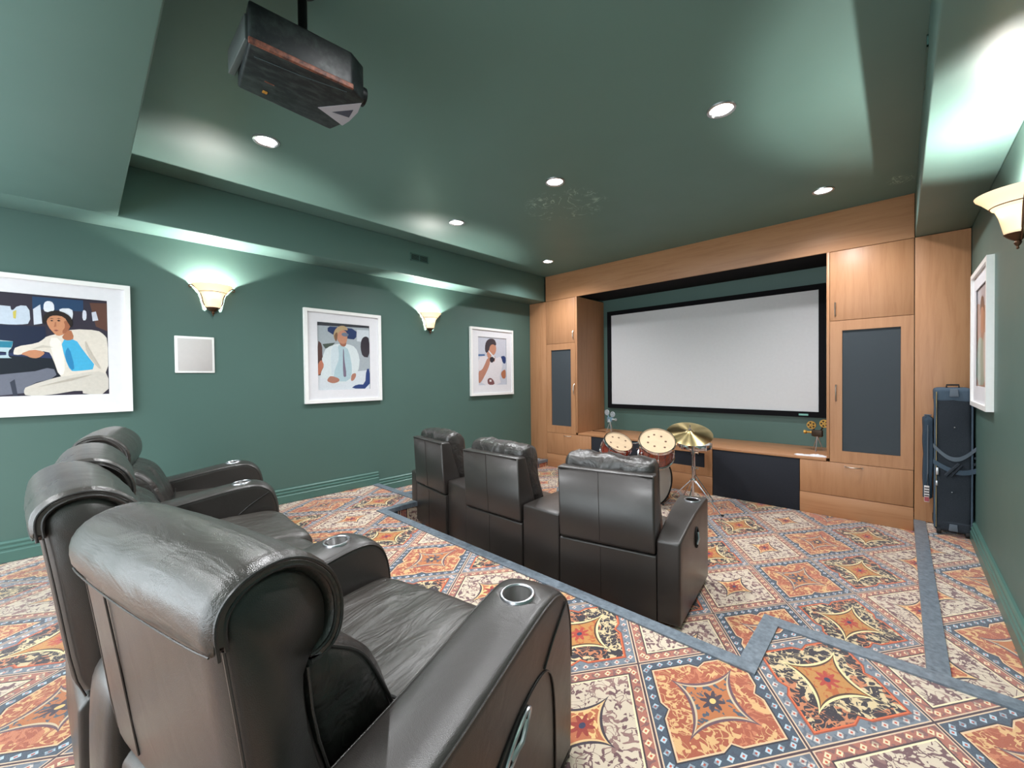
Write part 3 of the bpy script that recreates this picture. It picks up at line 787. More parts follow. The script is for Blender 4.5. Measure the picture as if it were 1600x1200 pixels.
ROLL = [(.034, .828), (.028, .870), (.036, .904), (.062, .930), (.10, .944), (.145, .947), (.192, .930), (.240, .886), (.262, .835), (.264, .782), (.250, .742), (.218, .724), (.192, .728), (.200, .748), (.222, .756), (.236, .785), (.236, .832), (.218, .868), (.18, .905), (.145, .918), (.105, .916), (.072, .902), (.055, .882), (.050, .85), (.050, .826)]
def recliner(loc, rot, label, arms=(1, 1), outer=(0, 0), hwid=.315, swing=0):
    t = thing('recliner', label, 'armchair', (loc[0], loc[1], PZ), rot, 'leather recliners in the rear row')
    W = hwid
    # hidden frame and rear skirt
    MB().prism([(.105, .02), (.105, .31), (.125, .335), (.24, .335), (.40, .30), (.90, .27), (.93, .05), (.93, .02)], -W-.005, W+.005, 'x').build('seat_box', LE_REAR, t, bevel=.012)
    # seat cushion and footrest
    pad([(.30, .20), (.28, .42), (.42, .445), (.60, .435), (.80, .432), (.92, .425), (.968, .395), (.975, .34), (.955, .24), (.90, .22)], -W+.006, W-.006, .012, 'seat_cushion', LE_SEAT, t, 30, .006, loc[0], 2, 7)
    pad([(.925, .05), (.925, .25), (.97, .26), (.985, .20), (.985, .10), (.965, .045)], -W+.006, W-.006, .006, 'footrest', LE_REAR, t, 16)
    # backrest body
    back = pad([(.042, .85), (.047, .885), (.064, .908), (.10, .926), (.145, .929), (.183, .914), (.222, .874), (.240, .832), (.242, .785), (.232, .752), (.208, .735), (.192, .70), (.205, .58), (.25, .44), (.235, .36), (.13, .345), (.112, .37), (.097, .42), (.056, .77)], -.320, .320, .010, 'backrest', LE_REAR, t, 18, 0, 0, 1)
    MB().tube([(-.15, .036, .83), (-.15, .056, .68), (-.15, .089, .42)], .0022, 6).build('panel_seam', LE_REAR, back, smooth=True)
    for sg in (-1, 1):
        MB().tube(smooth_open([(sg*.319, .050, .83), (sg*.319, .072, .66), (sg*.319, .100, .42), (sg*.316, .122, .352)], 1), .0028, 6).build('side_piping', LE_REAR, back, smooth=True)
        MB().tube(smooth_open([(sg*.319, .188, .72), (sg*.319, .199, .60), (sg*.317, .238, .46)], 1), .0028, 6).build('side_piping', LE_REAR, back, smooth=True)
    # headrest roll wrapped over the top
    hr = pad(ROLL, -.328, .328, .012, 'headrest', LE_ROLL, t, 40, .0015, loc[1], 1, 16)
    arch = smooth_open([(.040, .822), (.034, .870), (.042, .900), (.066, .924), (.10, .938), (.145, .941), (.19, .925), (.236, .883), (.256, .834), (.258, .783), (.246, .747), (.216, .730), (.190, .730)], 2)
    for sg in (-1, 1):
        MB().tube([(sg*.327, y, z) for y, z in arch], .0036, 8).build('arch_piping', PIPE, hr, smooth=True)
        MB().tube([(sg*.326, .148+(y-.148)*.88, .835+(z-.835)*.88) for y, z in arch[2:-2]], .0036, 6).build('arch_piping', PIPE, hr, smooth=True)
    MB().tube([(x/10*.312, .0325-.0105*cos(x/10*pi/2)**.6, .827) for x in range(-10, 11)], .0018, 6).build('rear_seam', PIPE, hr, smooth=True)
    # lumbar cushion
    lc = pad([(.20, .74), (.285, .71), (.345, .66), (.385, .58), (.415, .50), (.43, .452), (.39, .435), (.26, .44), (.22, .55)], -.300, .300, .014, 'lumbar_cushion', LE_CUSH, t, 30, .009, loc[0]+3, 2, 9)
    for sg in (-1, 1):
        MB().tube(smooth_open([(sg*.292, .25, .715), (sg*.298, .325, .665), (sg*.300, .37, .58), (sg*.300, .41, .49), (sg*.296, .425, .45)], 2), .0045, 8).build('cushion_piping', PIPE, lc, smooth=True)
    MB().tube([(x/10*.296, .442+.006*cos(x/10*pi/2), .470+.003*sin(x*1.3)) for x in range(-10, 11)], .004, 6).build('cushion_piping', PIPE, lc, smooth=True)
    if arms[0]:
        a = rear_arm(t, -.42, outer=outer[0]); g = radians(swing)
        a.rotation_euler = (0, 0, g); px, py = -.42, .8
        a.location = (px-(px*cos(g)-py*sin(g)), py-(px*sin(g)+py*cos(g)), 0)
    if arms[1]: rear_arm(t, .42, outer=outer[1])
    return t
recliner((-1.06, .02), radians(13.6), 'brown-black leather recliner nearest the camera, with a cup holder in each arm', (1, 1), (0, 1), swing=-5)
recliner((-2.0, -.15), radians(3.5), 'brown-black leather recliner second nearest the camera, its headrest just behind the nearest one', (0, 0), hwid=.300)
recliner((-2.64, -.112), radians(-1.2), 'brown-black leather recliner second from the left wall in the rear row', (0, 0), hwid=.300)
recliner((-3.62, -.026), radians(-9.1), 'brown-black leather recliner at the far end of the rear row beside the green left wall', (1, 1), (0, 1))

# ------------------------------------------------------------------ front row: boxy theatre seats and wedge consoles
def theatre_seat(loc, rot, label, arm=None):
    t = thing('theatre_seat', label, 'armchair', (loc[0], loc[1], 0), rot, 'boxy leather theatre seats in the front row')
    W = .307
    MB().prism([(.0, .03), (.0, .405), (.012, .412), (.10, .405), (.70, .27), (.745, .10), (.74, .03)], -W, W, 'x').build('base', LE_FRONT, t, bevel=.012)
    b = MB().prism([(-.012, .425), (-.034, .872), (-.028, .884), (.045, .884), (.060, .875), (.17, .50), (.185, .42), (.01, .415)], -W+.004, W-.004, 'x').build('backrest', LE_FRONT, t, bevel=.014)
    MB().tube([(-W+.01, -.036, .876), (W-.01, -.036, .876)], .0035, 6).build('top_seam', LE_FRONT, b, smooth=True)
    MB().tube([(-.03, -.0355, .872), (-.03, -.0135, .43)], .0014, 6).build('centre_seam', LE_FRONT, b, smooth=True)
    MB().tube([(-.03, -.0015, .40), (-.03, -.0015, .04)], .0013, 6).build('centre_seam', LE_FRONT, b, smooth=True)
    pad([(.05, .80), (.035, .89), (.055, .935), (.11, .952), (.17, .945), (.215, .90), (.228, .83), (.225, .76), (.245, .66), (.29, .55), (.325, .46), (.31, .40), (.20, .40), (.12, .55), (.07, .70)], -.285, .285, .018, 'back_cushion', LE_CUSH, t, 34, .016, loc[0]*3, 2, 10)
    pad([(.20, .22), (.18, .40), (.32, .42), (.55, .425), (.72, .415), (.765, .38), (.765, .30), (.74, .22)], -.285, .285, .012, 'seat_cushion', LE_SEAT, t, 24, .006, loc[1], 2, 7)
    return t
s3 = theatre_seat((-1.324, 2.209), radians(12), 'boxy black leather theatre seat nearest the camera, with the cup-holder arm on its right')
s2 = theatre_seat((-2.272, 2.15), radians(0), 'boxy black leather theatre seat in the middle of the front row between two consoles')
s1 = theatre_seat((-3.243, 2.265), radians(-9.5), 'boxy black leather theatre seat at the left end of the front row beside the step')
def wedge(parent, name, rear, front, ztop, mat=LE_FRONT, cup=None):
    """rear/front = (xl,y) (xr,y) corners; ztop = (rear, mid, front)"""
    (al, ar), (bl, br) = rear, front; rings = []
    N = 12
    for k in range(N+1):
        s = k/N
        L = Vector(al).lerp(Vector(bl), s); R = Vector(ar).lerp(Vector(br), s)
        z = ztop[0]+(ztop[2]-ztop[0])*s+(ztop[1]-(ztop[0]+ztop[2])/2)*4*s*(1-s)
        rings.append([Vector((L.x, L.y, .03)), Vector((R.x, R.y, .03)), Vector((R.x, R.y, z)), Vector((L.x, L.y, z))])
    o = MB().loft(rings).build(name, mat, parent, bevel=.014)
    return o
# cup-holder arm of the nearest seat (local to its seat)
def tolocal(x, y, loc, rot):
    d = Vector((x-loc[0], y-loc[1])); return (d.x*cos(rot)+d.y*sin(rot), -d.x*sin(rot)+d.y*cos(rot))
L3, R3 = (-1.324, 2.209), radians(12)
ra = (tolocal(-1.022, 2.27, L3, R3), tolocal(-.896, 2.297, L3, R3)); fa = (tolocal(-1.165, 2.985, L3, R3), tolocal(-.986, 3.035, L3, R3))
arm = wedge(s3, 'armrest', ra, fa, (.506, .575, .592))
cx, cy = tolocal(-1.048, 2.905, L3, R3)
cut = MB().prism(circ(.043, 32, (cx, cy)), .53, .66).build('cutter', BLACKIN, s3)
bpy.context.view_layer.update(); boolcut(arm, [cut])
for p in arm.data.polygons: p.use_smooth = True
arm.data.set_sharp_from_angle(angle=radians(30))
c = MB().lathe([(.0435, -.05), (.0435, .006), (.046, .009), (.052, .0085), (.056, .002), (.056, -.002)], (cx, cy, .588), 36).build('cup_holder_ring', SATIN, arm, smooth=True)
MB().lathe([(0, -.046), (.043, -.046), (.0434, -.01)], (cx, cy, .588), 36).build('cup_holder_well', CUPIN, c, smooth=True)
A, B = Vector(ra[1]), Vector(fa[1]); dd = (B-A).normalized(); nn = Vector((dd.y, -dd.x))
def side(s, z, o=.002): p = A.lerp(B, s)+nn*o; return (p.x, p.y, z)
ringp = [side(.52+.045*cos(2*pi*k/24), .425+.062*sin(2*pi*k/24), .003) for k in range(24)]
pr = MB().tube(ringp, .006, 8, closed=True).build('pull_handle_ring', BLACKIN, arm, smooth=True)
MB().tube([side(.50, .385, .006), side(.52, .42, .014), side(.535, .455, .006)], .009, 8).build('pull_lever', SATIN, pr, smooth=True)
k2 = wedge(None, 'console', ((-1.962, 2.158), (-1.636, 2.155)), ((-1.962, 2.84), (-1.785, 2.84)), (.548, .56, .56))
tag(k2, 'black leather wedge console between the middle and the nearest front-row seats', 'console', 'wedge consoles between the front seats')
k1 = wedge(None, 'console', ((-2.932, 2.236), (-2.583, 2.158)), ((-2.822, 2.86), (-2.583, 2.86)), (.545, .56, .56))
tag(k1, 'black leather wedge console between the left-end and the middle front-row seats', 'console', 'wedge consoles between the front seats')
# left-end seat's own outer arm
L1, R1 = (-3.243, 2.265), radians(-9.5)
wedge(s1, 'armrest', ((-.44, -.0), (-.310, -.0)), ((-.45, .76), (-.30, .76)), (.506, .575, .592))

# ------------------------------------------------------------------ framed prints
PIC1 = [
    ('shelves', (52,44,58), [(-0.377,2.099),(0.153,2.098),(0.151,1.897),(-0.382,1.853)]),
    ('window', (40,66,100), [(-0.234,2.083),(0.02,2.087),(0.019,2.002),(-0.235,1.991)]),
    ('brown', (96,62,52), [(0.054,2.073),(0.152,2.079),(0.15,1.859),(0.085,1.892)]),
    ('glasses_a', (196,206,220), [(-0.372,1.987),(-0.337,2.013),(-0.331,1.964),(-0.301,2.012),(-0.25,2.012),(-0.245,1.887),(-0.296,1.874),(-0.361,1.871),(-0.378,1.898)]),
    ('glasses_b', (208,214,226), [(-0.232,1.992),(-0.197,2.03),(-0.19,1.892),(-0.23,1.879)]),
    ('lamp_a', (226,228,236), [(-0.18,2.044),(-0.158,2.063),(-0.131,2.05),(-0.128,1.986),(-0.16,1.976),(-0.183,1.986)]),
    ('lamp_b', (222,226,234), [(-0.104,2.012),(-0.039,2.019),(-0.034,1.966),(-0.05,1.904),(-0.081,1.949),(-0.103,1.983)]),
    ('lamp_c', (214,216,228), [(0.015,2.007),(0.027,2.015),(0.037,1.998),(0.034,1.936),(0.013,1.934)]),
    ('lamp_d', (204,206,218), [(0.063,2.0),(0.087,2.009),(0.099,1.942),(0.068,1.933)]),
    ('yellow', (206,190,90), [(-0.325,1.964),(-0.309,1.977),(-0.313,1.915),(-0.324,1.919)]),
    ('bar', (30,36,62), [(-0.382,1.853),(-0.177,1.87),(-0.165,1.684),(-0.387,1.609)]),
    ('bar_edge', (44,52,90), [(-0.386,1.632),(-0.158,1.684),(-0.143,1.638),(-0.389,1.499)]),
    ('seat', (24,26,38), [(-0.387,1.609),(-0.142,1.667),(-0.04,1.544),(-0.171,1.38),(-0.392,1.366)]),
    ('seat_lit', (108,110,124), [(-0.39,1.454),(-0.259,1.532),(-0.144,1.579),(-0.122,1.496),(-0.261,1.452),(-0.285,1.363),(-0.392,1.366)]),
    ('seat_fold', (56,58,72), [(-0.348,1.465),(-0.326,1.487),(-0.314,1.365),(-0.335,1.365)]),
    ('trousers', (208,200,190), [(-0.288,1.395),(-0.276,1.435),(-0.09,1.514),(0.087,1.563),(0.147,1.526),(0.145,1.366),(0.006,1.366),(0.003,1.404),(-0.172,1.361),(-0.277,1.365)]),
    ('jacket', (222,212,200), [(-0.171,1.8),(-0.1,1.829),(-0.038,1.863),(0.093,1.865),(0.128,1.833),(0.148,1.796),(0.147,1.519),(0.078,1.551),(-0.074,1.508),(-0.114,1.502),(-0.143,1.638),(-0.165,1.696),(-0.257,1.669),(-0.326,1.656),(-0.329,1.678),(-0.318,1.718),(-0.218,1.746),(-0.187,1.776)]),
    ('shirt', (72,172,214), [(-0.102,1.781),(-0.027,1.792),(0.013,1.703),(0.089,1.563),(-0.024,1.544),(-0.057,1.546),(-0.083,1.639)]),
    ('shirt_fold', (46,130,180), [(-0.082,1.687),(-0.061,1.736),(-0.032,1.568),(-0.052,1.549),(-0.079,1.627)]),
    ('lapel', (240,232,222), [(-0.163,1.789),(-0.104,1.793),(-0.087,1.663),(-0.085,1.526),(-0.114,1.508),(-0.139,1.638)]),
    ('hand', (196,134,100), [(-0.301,1.665),(-0.241,1.702),(-0.187,1.688),(-0.181,1.672),(-0.216,1.636),(-0.25,1.64),(-0.268,1.655)]),
    ('neck', (176,112,80), [(-0.096,1.805),(-0.05,1.868),(-0.031,1.792),(-0.06,1.774),(-0.088,1.782)]),
    ('face', (202,140,104), [(-0.172,1.929),(-0.137,1.961),(-0.081,1.959),(-0.049,1.916),(-0.052,1.868),(-0.084,1.818),(-0.116,1.804),(-0.135,1.826),(-0.162,1.871)]),
    ('cheek_shade', (160,98,70), [(-0.086,1.925),(-0.049,1.916),(-0.052,1.868),(-0.084,1.818),(-0.095,1.841),(-0.075,1.878)]),
    ('eye', (60,40,34), [(-0.151,1.917),(-0.144,1.923),(-0.134,1.917),(-0.144,1.911)]),
    ('eye', (60,40,34), [(-0.118,1.92),(-0.109,1.928),(-0.098,1.92),(-0.109,1.913)]),
    ('mouth', (142,76,66), [(-0.136,1.847),(-0.123,1.853),(-0.11,1.847),(-0.123,1.839)]),
    ('nose', (172,108,78), [(-0.128,1.907),(-0.122,1.907),(-0.121,1.875),(-0.134,1.871)]),
    ('eyebrow', (50,32,26), [(-0.156,1.928),(-0.143,1.936),(-0.131,1.93),(-0.143,1.931)]),
    ('eyebrow', (50,32,26), [(-0.121,1.932),(-0.109,1.94),(-0.094,1.933),(-0.109,1.935)]),
    ('jacket_fold', (196,186,174), [(0.02,1.80),(0.05,1.70),(0.11,1.56),(0.09,1.57),(0.03,1.68)]),
    ('jacket_fold', (200,190,178), [(-0.25,1.70),(-0.19,1.735),(-0.14,1.72),(-0.19,1.715)]),
    ('trouser_fold', (186,176,164), [(-0.22,1.43),(-0.06,1.49),(0.06,1.52),(-0.05,1.475)]),
    ('hair', (40,28,26), [(-0.19,1.915),(-0.175,1.969),(-0.136,1.993),(-0.088,1.99),(-0.049,1.958),(-0.037,1.912),(-0.046,1.869),(-0.058,1.898),(-0.081,1.952),(-0.129,1.959),(-0.16,1.941),(-0.173,1.894),(-0.181,1.881)]),
    ('glass_stem', (180,200,208), [(-0.378,1.765),(-0.326,1.77),(-0.334,1.706),(-0.35,1.688),(-0.351,1.644),(-0.33,1.633),(-0.383,1.629),(-0.36,1.646),(-0.36,1.688),(-0.375,1.704)]),
    ('drink', (44,124,150), [(-0.377,1.748),(-0.328,1.753),(-0.336,1.709),(-0.37,1.705)]),
]
PIC2 = [
    ('back', (168,176,182), [(1.754,2.079),(2.35,2.088),(2.342,1.346),(1.747,1.344)]),
    ('dark_top', (58,58,66), [(1.754,2.079),(2.35,2.088),(2.35,2.058),(1.753,2.044)]),
    ('sign_board', (40,58,100), [(1.864,2.042),(1.964,2.043),(2.196,2.037),(2.187,1.913),(2.076,1.919),(1.866,1.969)]),
    ('pillar', (208,214,220), [(2.196,2.029),(2.349,2.032),(2.347,1.888),(2.194,1.897)]),
    ('arch_dark', (52,46,54), [(2.242,1.891),(2.264,1.942),(2.309,1.962),(2.348,1.936),(2.345,1.711),(2.26,1.72),(2.236,1.816)]),
    ('left_dark', (90,64,60), [(1.75,1.887),(1.805,1.844),(1.802,1.688),(1.855,1.658),(1.783,1.502),(1.75,1.471)]),
    ('left_arm', (190,120,96), [(1.753,1.656),(1.856,1.686),(1.844,1.639),(1.8,1.579),(1.776,1.517),(1.75,1.509)]),
    ('green', (74,84,76), [(1.805,1.844),(1.945,1.867),(1.897,1.817),(1.835,1.798)]),
    ('low_white', (214,220,226), [(1.75,1.502),(2.346,1.567),(2.342,1.346),(1.747,1.344)]),
    ('blue_low', (40,64,120), [(2.107,1.353),(2.185,1.4),(2.286,1.395),(2.302,1.575),(2.347,1.584),(2.342,1.346)]),
    ('jacket', (216,224,226), [(1.81,1.719),(1.842,1.806),(1.977,1.86),(2.092,1.858),(2.175,1.83),(2.225,1.716),(2.214,1.583),(2.187,1.533),(2.117,1.434),(1.905,1.406),(1.851,1.462),(1.783,1.478),(1.781,1.533),(1.823,1.611),(1.794,1.672)]),
    ('shirt', (176,200,208), [(1.969,1.852),(2.042,1.831),(2.099,1.794),(2.137,1.566),(2.1,1.435),(1.937,1.437),(1.915,1.501),(1.974,1.693)]),
    ('shirt_edge', (206,218,224), [(1.9,1.817),(1.974,1.844),(1.987,1.693),(1.94,1.58),(1.903,1.469),(1.891,1.643)]),
    ('tie', (120,108,128), [(2.029,1.799),(2.041,1.799),(2.042,1.694),(2.068,1.5),(2.045,1.481),(2.026,1.5)]),
    ('hand_a', (176,122,104), [(1.86,1.478),(1.894,1.501),(1.986,1.469),(1.982,1.437),(1.937,1.418),(1.893,1.419),(1.846,1.442)]),
    ('hand_b', (176,122,104), [(2.122,1.516),(2.173,1.533),(2.18,1.5),(2.151,1.447),(2.114,1.435)]),
    ('neck', (160,104,84), [(1.994,1.877),(2.072,1.882),(2.065,1.837),(2.033,1.823),(1.996,1.847)]),
    ('face', (196,138,112), [(1.967,1.987),(2.012,2.023),(2.081,1.996),(2.083,1.92),(2.069,1.87),(2.034,1.855),(1.997,1.866),(1.965,1.9)]),
    ('sunglasses', (110,120,138), [(2.012,1.973),(2.054,1.989),(2.084,1.978),(2.1,1.969),(2.093,1.949),(2.063,1.941),(2.027,1.945)]),
    ('hair', (184,158,120), [(1.925,1.957),(1.945,2.013),(1.984,2.051),(2.038,2.065),(2.082,2.043),(2.091,2.011),(2.061,2.015),(2.012,2.008),(1.973,1.97),(1.968,1.913),(1.955,1.875),(1.933,1.91)]),
    ('hair_shade', (124,92,70), [(1.934,1.953),(1.963,1.987),(1.973,1.97),(1.968,1.913),(1.955,1.875),(1.937,1.911)]),
]
PIC3 = [
    ('back', (198,200,212), [(4.055,2.07),(4.656,2.076),(4.647,1.351),(4.054,1.346)]),
    ('sea', (70,104,150), [(4.056,1.81),(4.195,1.815),(4.195,1.789),(4.056,1.78)]),
    ('boat', (40,60,110), [(4.532,1.795),(4.642,1.802),(4.646,1.693),(4.6,1.67),(4.55,1.737)]),
    ('shirt', (224,218,222), [(4.061,1.757),(4.195,1.793),(4.299,1.753),(4.421,1.756),(4.532,1.792),(4.569,1.714),(4.561,1.601),(4.495,1.466),(4.54,1.342),(4.1,1.345),(4.19,1.49),(4.057,1.555)]),
    ('arm', (186,128,106), [(4.057,1.555),(4.133,1.576),(4.193,1.663),(4.248,1.762),(4.308,1.748),(4.288,1.643),(4.19,1.49),(4.1,1.383),(4.06,1.38)]),
    ('arm_b', (178,112,80), [(4.527,1.534),(4.599,1.584),(4.638,1.579),(4.642,1.442),(4.558,1.443)]),
    ('pattern', (120,74,74), [(4.236,1.435),(4.309,1.463),(4.381,1.41),(4.392,1.345),(4.253,1.35)]),
    ('pattern_b', (228,220,224), [(4.284,1.428),(4.326,1.428),(4.326,1.397),(4.283,1.398)]),
    ('neck', (170,112,92), [(4.29,1.763),(4.412,1.789),(4.399,1.711),(4.319,1.692)]),
    ('face', (194,136,112), [(4.263,1.97),(4.333,1.995),(4.425,1.967),(4.439,1.89),(4.407,1.822),(4.339,1.789),(4.273,1.839)]),
    ('hand', (196,138,114), [(4.226,1.855),(4.292,1.873),(4.333,1.83),(4.32,1.758),(4.254,1.751)]),
    ('phone', (36,36,48), [(4.29,1.77),(4.394,1.782),(4.399,1.729),(4.343,1.683),(4.301,1.7)]),
    ('phone_body', (222,222,226), [(4.238,1.882),(4.262,1.887),(4.406,1.773),(4.387,1.755)]),
    ('hair', (60,52,60), [(4.204,1.967),(4.244,2.03),(4.319,2.06),(4.405,2.048),(4.441,1.979),(4.422,1.951),(4.363,1.975),(4.305,1.95),(4.28,1.872),(4.225,1.827),(4.196,1.869)]),
]

PIC1 = [(n, c, [(-.965 if a < -.365 else a, z) for a, z in L]) for n, c, L in PIC1]
def m_print():
    t = NT('printed_photograph'); a = t.n('ShaderNodeAttribute'); a.attribute_name = 'print_colour'
    co = t.coords(); n = t.noise(co, 55, 4, .6)
    c = t.mix(t.m('MULTIPLY', n, .22), a.outputs['Color'], (.03, .03, .035, 1))
    return t.set(c, .3, 0, .5, Coat_Weight=.35, Coat_Roughness=.06)
PRINT = m_print()
def framed(name_label, side, y0, y1, z0, z1, py0, py1, pz0, pz1, data, group='white framed pictures'):
    x = XL if side == 'l' else XR; sg = 1 if side == 'l' else -1
    cy = (y0+y1)/2; cz = (z0+z1)/2
    t = thing('framed_picture', name_label, 'picture', (x, cy, cz), 0, group)
    hy, hz = (y1-y0)/2, (z1-z0)/2; b = .034
    def bx(m, a0, a1, b0, b1, c0, c1): m.box(min(sg*a0, sg*a1), max(sg*a0, sg*a1), b0, b1, c0, c1)
    m = MB()
    bx(m, 0, .036, -hy, hy, -hz, -hz+b); bx(m, 0, .036, -hy, hy, hz-b, hz)
    bx(m, 0, .036, -hy, -hy+b, -hz+b, hz-b); bx(m, 0, .036, hy-b, hy, -hz+b, hz-b)
    m.build('frame', WHITEF, t, merge=False)
    # mount with a window opening
    qy0, qy1, qz0, qz1 = py0-cy, py1-cy, pz0-cz, pz1-cz; m = MB(); i = b-.001
    bx(m, .014, .020, -hy+i, qy0, -hz+i, hz-i); bx(m, .014, .020, qy1, hy-i, -hz+i, hz-i)
    bx(m, .014, .020, qy0, qy1, -hz+i, qz0); bx(m, .014, .020, qy0, qy1, qz1, hz-i)
    m.build('mount', MAT_W, t, merge=False)
    # the print: flat coloured shapes, each a hair above the last
    vs = []; fs = []; cols = []
    k = 0
    bgs = [(None, data[0][1], [(py0, pz0), (py1, pz0), (py1, pz1), (py0, pz1)])]
    for nm, col, pts in bgs+list(data):
        pts = [(min(max(a, py0), py1), min(max(c, pz0), pz1)) for a, c in pts]
        if len(pts) > 4 or nm not in (None,): pts = smooth_closed(pts, 1) if (nm and len(pts) > 4) else pts
        n0 = len(vs); vs += [(sg*(.0142-.004+k*.0001), a-cy, c-cz) for a, c in pts]
        fs.append(tuple(range(n0, n0+len(pts)))); cols.append(srgb(*col)); k += 1
    me = bpy.data.meshes.new('print'); me.from_pydata(vs, [], fs); me.materials.append(PRINT)
    ca = me.color_attributes.new('print_colour', 'FLOAT_COLOR', 'CORNER')
    for p, c in zip(me.polygons, cols):
        for li in p.loop_indices: ca.data[li].color = c
    # face outwards
    bm = bmesh.new(); bm.from_mesh(me)
    for f in bm.faces:
        f.normal_update()
        if f.normal.x*sg < 0: f.normal_flip()
    bm.to_mesh(me); bm.free()
    o = bpy.data.objects.new('print', me); C.objects.link(o); o.parent = t
    return t
framed('wide white-framed picture of a man in a pale suit lounging at a bar', 'l', -1.10, .284, 1.221, 2.232, -.965, .149, 1.366, 2.098, PIC1)
framed('white-framed picture of a standing man in white jacket and tie, between two sconces', 'l', 1.613, 2.488, 1.205, 2.218, 1.751, 2.346, 1.345, 2.083, PIC2)
framed('white-framed picture of a man holding a phone, beside the wooden cabinets', 'l', 3.899, 4.797, 1.193, 2.209, 4.055, 4.652, 1.349, 2.073, PIC3)
PIC4 = [('wall', (176, 128, 104), [(4.19, 1.35), (4.82, 1.35), (4.82, 2.08), (4.19, 2.08)]),
        ('sky', (186, 182, 190), [(4.19, 1.9), (4.82, 1.98), (4.82, 2.08), (4.19, 2.08)]),
        ('shirt', (150, 176, 160), [(4.35, 1.36), (4.78, 1.36), (4.82, 1.60), (4.70, 1.72), (4.45, 1.70), (4.36, 1.55)]),
        ('jacket', (206, 196, 190), [(4.19, 1.36), (4.40, 1.36), (4.46, 1.66), (4.38, 1.76), (4.24, 1.66)]),
        ('face', (196, 136, 106), [(4.44, 1.74), (4.56, 1.74), (4.62, 1.84), (4.58, 1.96), (4.46, 1.96), (4.40, 1.86)]),
        ('hair', (88, 54, 42), [(4.39, 1.86), (4.42, 1.98), (4.52, 2.02), (4.62, 1.96), (4.63, 1.86), (4.58, 1.93), (4.46, 1.93)]),
        ('chair', (122, 68, 50), [(4.28, 1.40), (4.33, 1.40), (4.34, 1.62), (4.29, 1.66)])]
framed('white-framed picture seen almost edge-on, on the right wall above the black bag', 'r', 4.06, 4.90, 1.195, 2.215, 4.19, 4.77, 1.35, 2.08, PIC4)

# ------------------------------------------------------------------ drum kit
def m_shell():
    t = NT('red_mahogany_lacquer'); co = t.coords()
    n = t.noise(t.mapped(co, (14, 14, 1.5)), 4, 4, .6)
    return t.set(t.ramp(n, [(.3, srgb(70, 14, 10)), (.7, srgb(158, 52, 26))]), .15, 0, .6, Coat_Weight=.8)
SHELL = m_shell(); HEAD = simple('coated_drum_head', srgb(212, 186, 154), .6, 0, .3, 14, .25); WHITEHEAD = simple('white_drum_head', srgb(214, 214, 212), .5)
DOT = simple('head_wear_spot', srgb(96, 62, 46), .6); RUBBER = simple('black_rubber', srgb(20, 20, 22), .7)
def basis(n):
    n = Vector(n).normalized(); u = Vector((0, 0, 1)).cross(n)
    u = u.normalized() if u.length > 1e-3 else Vector((1, 0, 0)); return u, n.cross(u), n
def drum(name, label, centre, axis, R, D, head, lugs, cat='drum', group=None, spots=0, hoop=CHROME):
    """centre = middle of the playing head, axis = outward normal of that head"""
    t = thing(name, label, cat, centre, 0, group)
    u, v, n = basis(axis)
    MB().lathe([(R, -.012), (R, -D+.012)], (0, 0, 0), 48, n).build('shell', SHELL, t, smooth=True)
    MB().lathe([(0, 0), (R-.004, 0), (R+.003, -.006), (R+.003, -.02)], (0, 0, 0), 48, n).build('head', head, t, smooth=True)
    MB().lathe([(R+.003, -D+.02), (R+.003, -D+.006), (R-.004, -D), (0, -D)], (0, 0, 0), 48, n).build('bottom_head', WHITEHEAD, t, smooth=True)
    for z in (0, -D):
        s = 1 if z == 0 else -1
        MB().lathe([(R+.003, z+s*.012), (R+.009, z+s*.012), (R+.010, z-s*.002), (R+.016, z-s*.014), (R+.006, z-s*.018), (R+.003, z-s*.004), (R+.003, z+s*.012)], (0, 0, 0), 48, n).build('hoop', hoop, t, smooth=True)
    for k in range(lugs):
        a = 2*pi*(k+.5)/lugs; d = u*cos(a)+v*sin(a); m = MB()
        m.tube([d*(R+.012)+n*.010, d*(R+.014)-n*(D+.010)], .003, 6)
        m.tube([d*(R+.012)-n*(D*.5-.032), d*(R+.012)-n*(D*.5+.032)], .009, 8)
        m.tube([d*(R)-n*(D*.5-.020), d*(R+.014)-n*(D*.5-.020)], .006, 6); m.tube([d*(R)-n*(D*.5+.020), d*(R+.014)-n*(D*.5+.020)], .006, 6)
        m.build('lug', CHROME, t, smooth=True)
    if spots:
        m = MB(); random.seed(spots)
        for k in range(spots):
            a = 2*pi*k/spots+random.uniform(-.2, .2); r = R*random.uniform(.45, .68); c = (u*cos(a)+v*sin(a))*r
            m.lathe([(0, .0012), (.011, .0010), (.012, 0)], c, 12, n)
        c = -u*.25*R-v*.35*R
        m.build('wear_spots', DOT, t, smooth=True)
    return t
cd_ = Vector((.42, -.90, 0)); rt = Vector((.725, .689, 0)); up = Vector((0, 0, 1))
drum('tom_drum', 'smaller red lacquered tom drum with a cream head, on the left', (-2.375, 4.28, .695), up*.74+cd_*.50+rt*.30, .158, .19, HEAD, 6, 'drum', 'red tom drums', 6)
drum('tom_drum', 'larger red lacquered tom drum with a cream head, beside the cymbal', (-1.853, 4.15, .773), up*.74+cd_*.58+rt*.05, .175, .235, HEAD, 6, 'drum', 'red tom drums', 7)
bd = drum('bass_drum', 'red bass drum with a white front head standing on the floor under the toms', (-1.98, 4.45, .262), (.98, -.20, 0), .250, .31, WHITEHEAD, 8, 'drum', None, 0, RUBBER)
m = MB()
m.tube([(-.24, .05, .235), (-.24, .05, .42)], .014, 10); m.tube([(-.24, .05, .41), (-.34, -.01, .40), (-.42, -.06, .38)], .010, 8); m.tube([(-.24, .05, .41), (-.18, .03, .42), (-.13, .02, .40)], .010, 8)
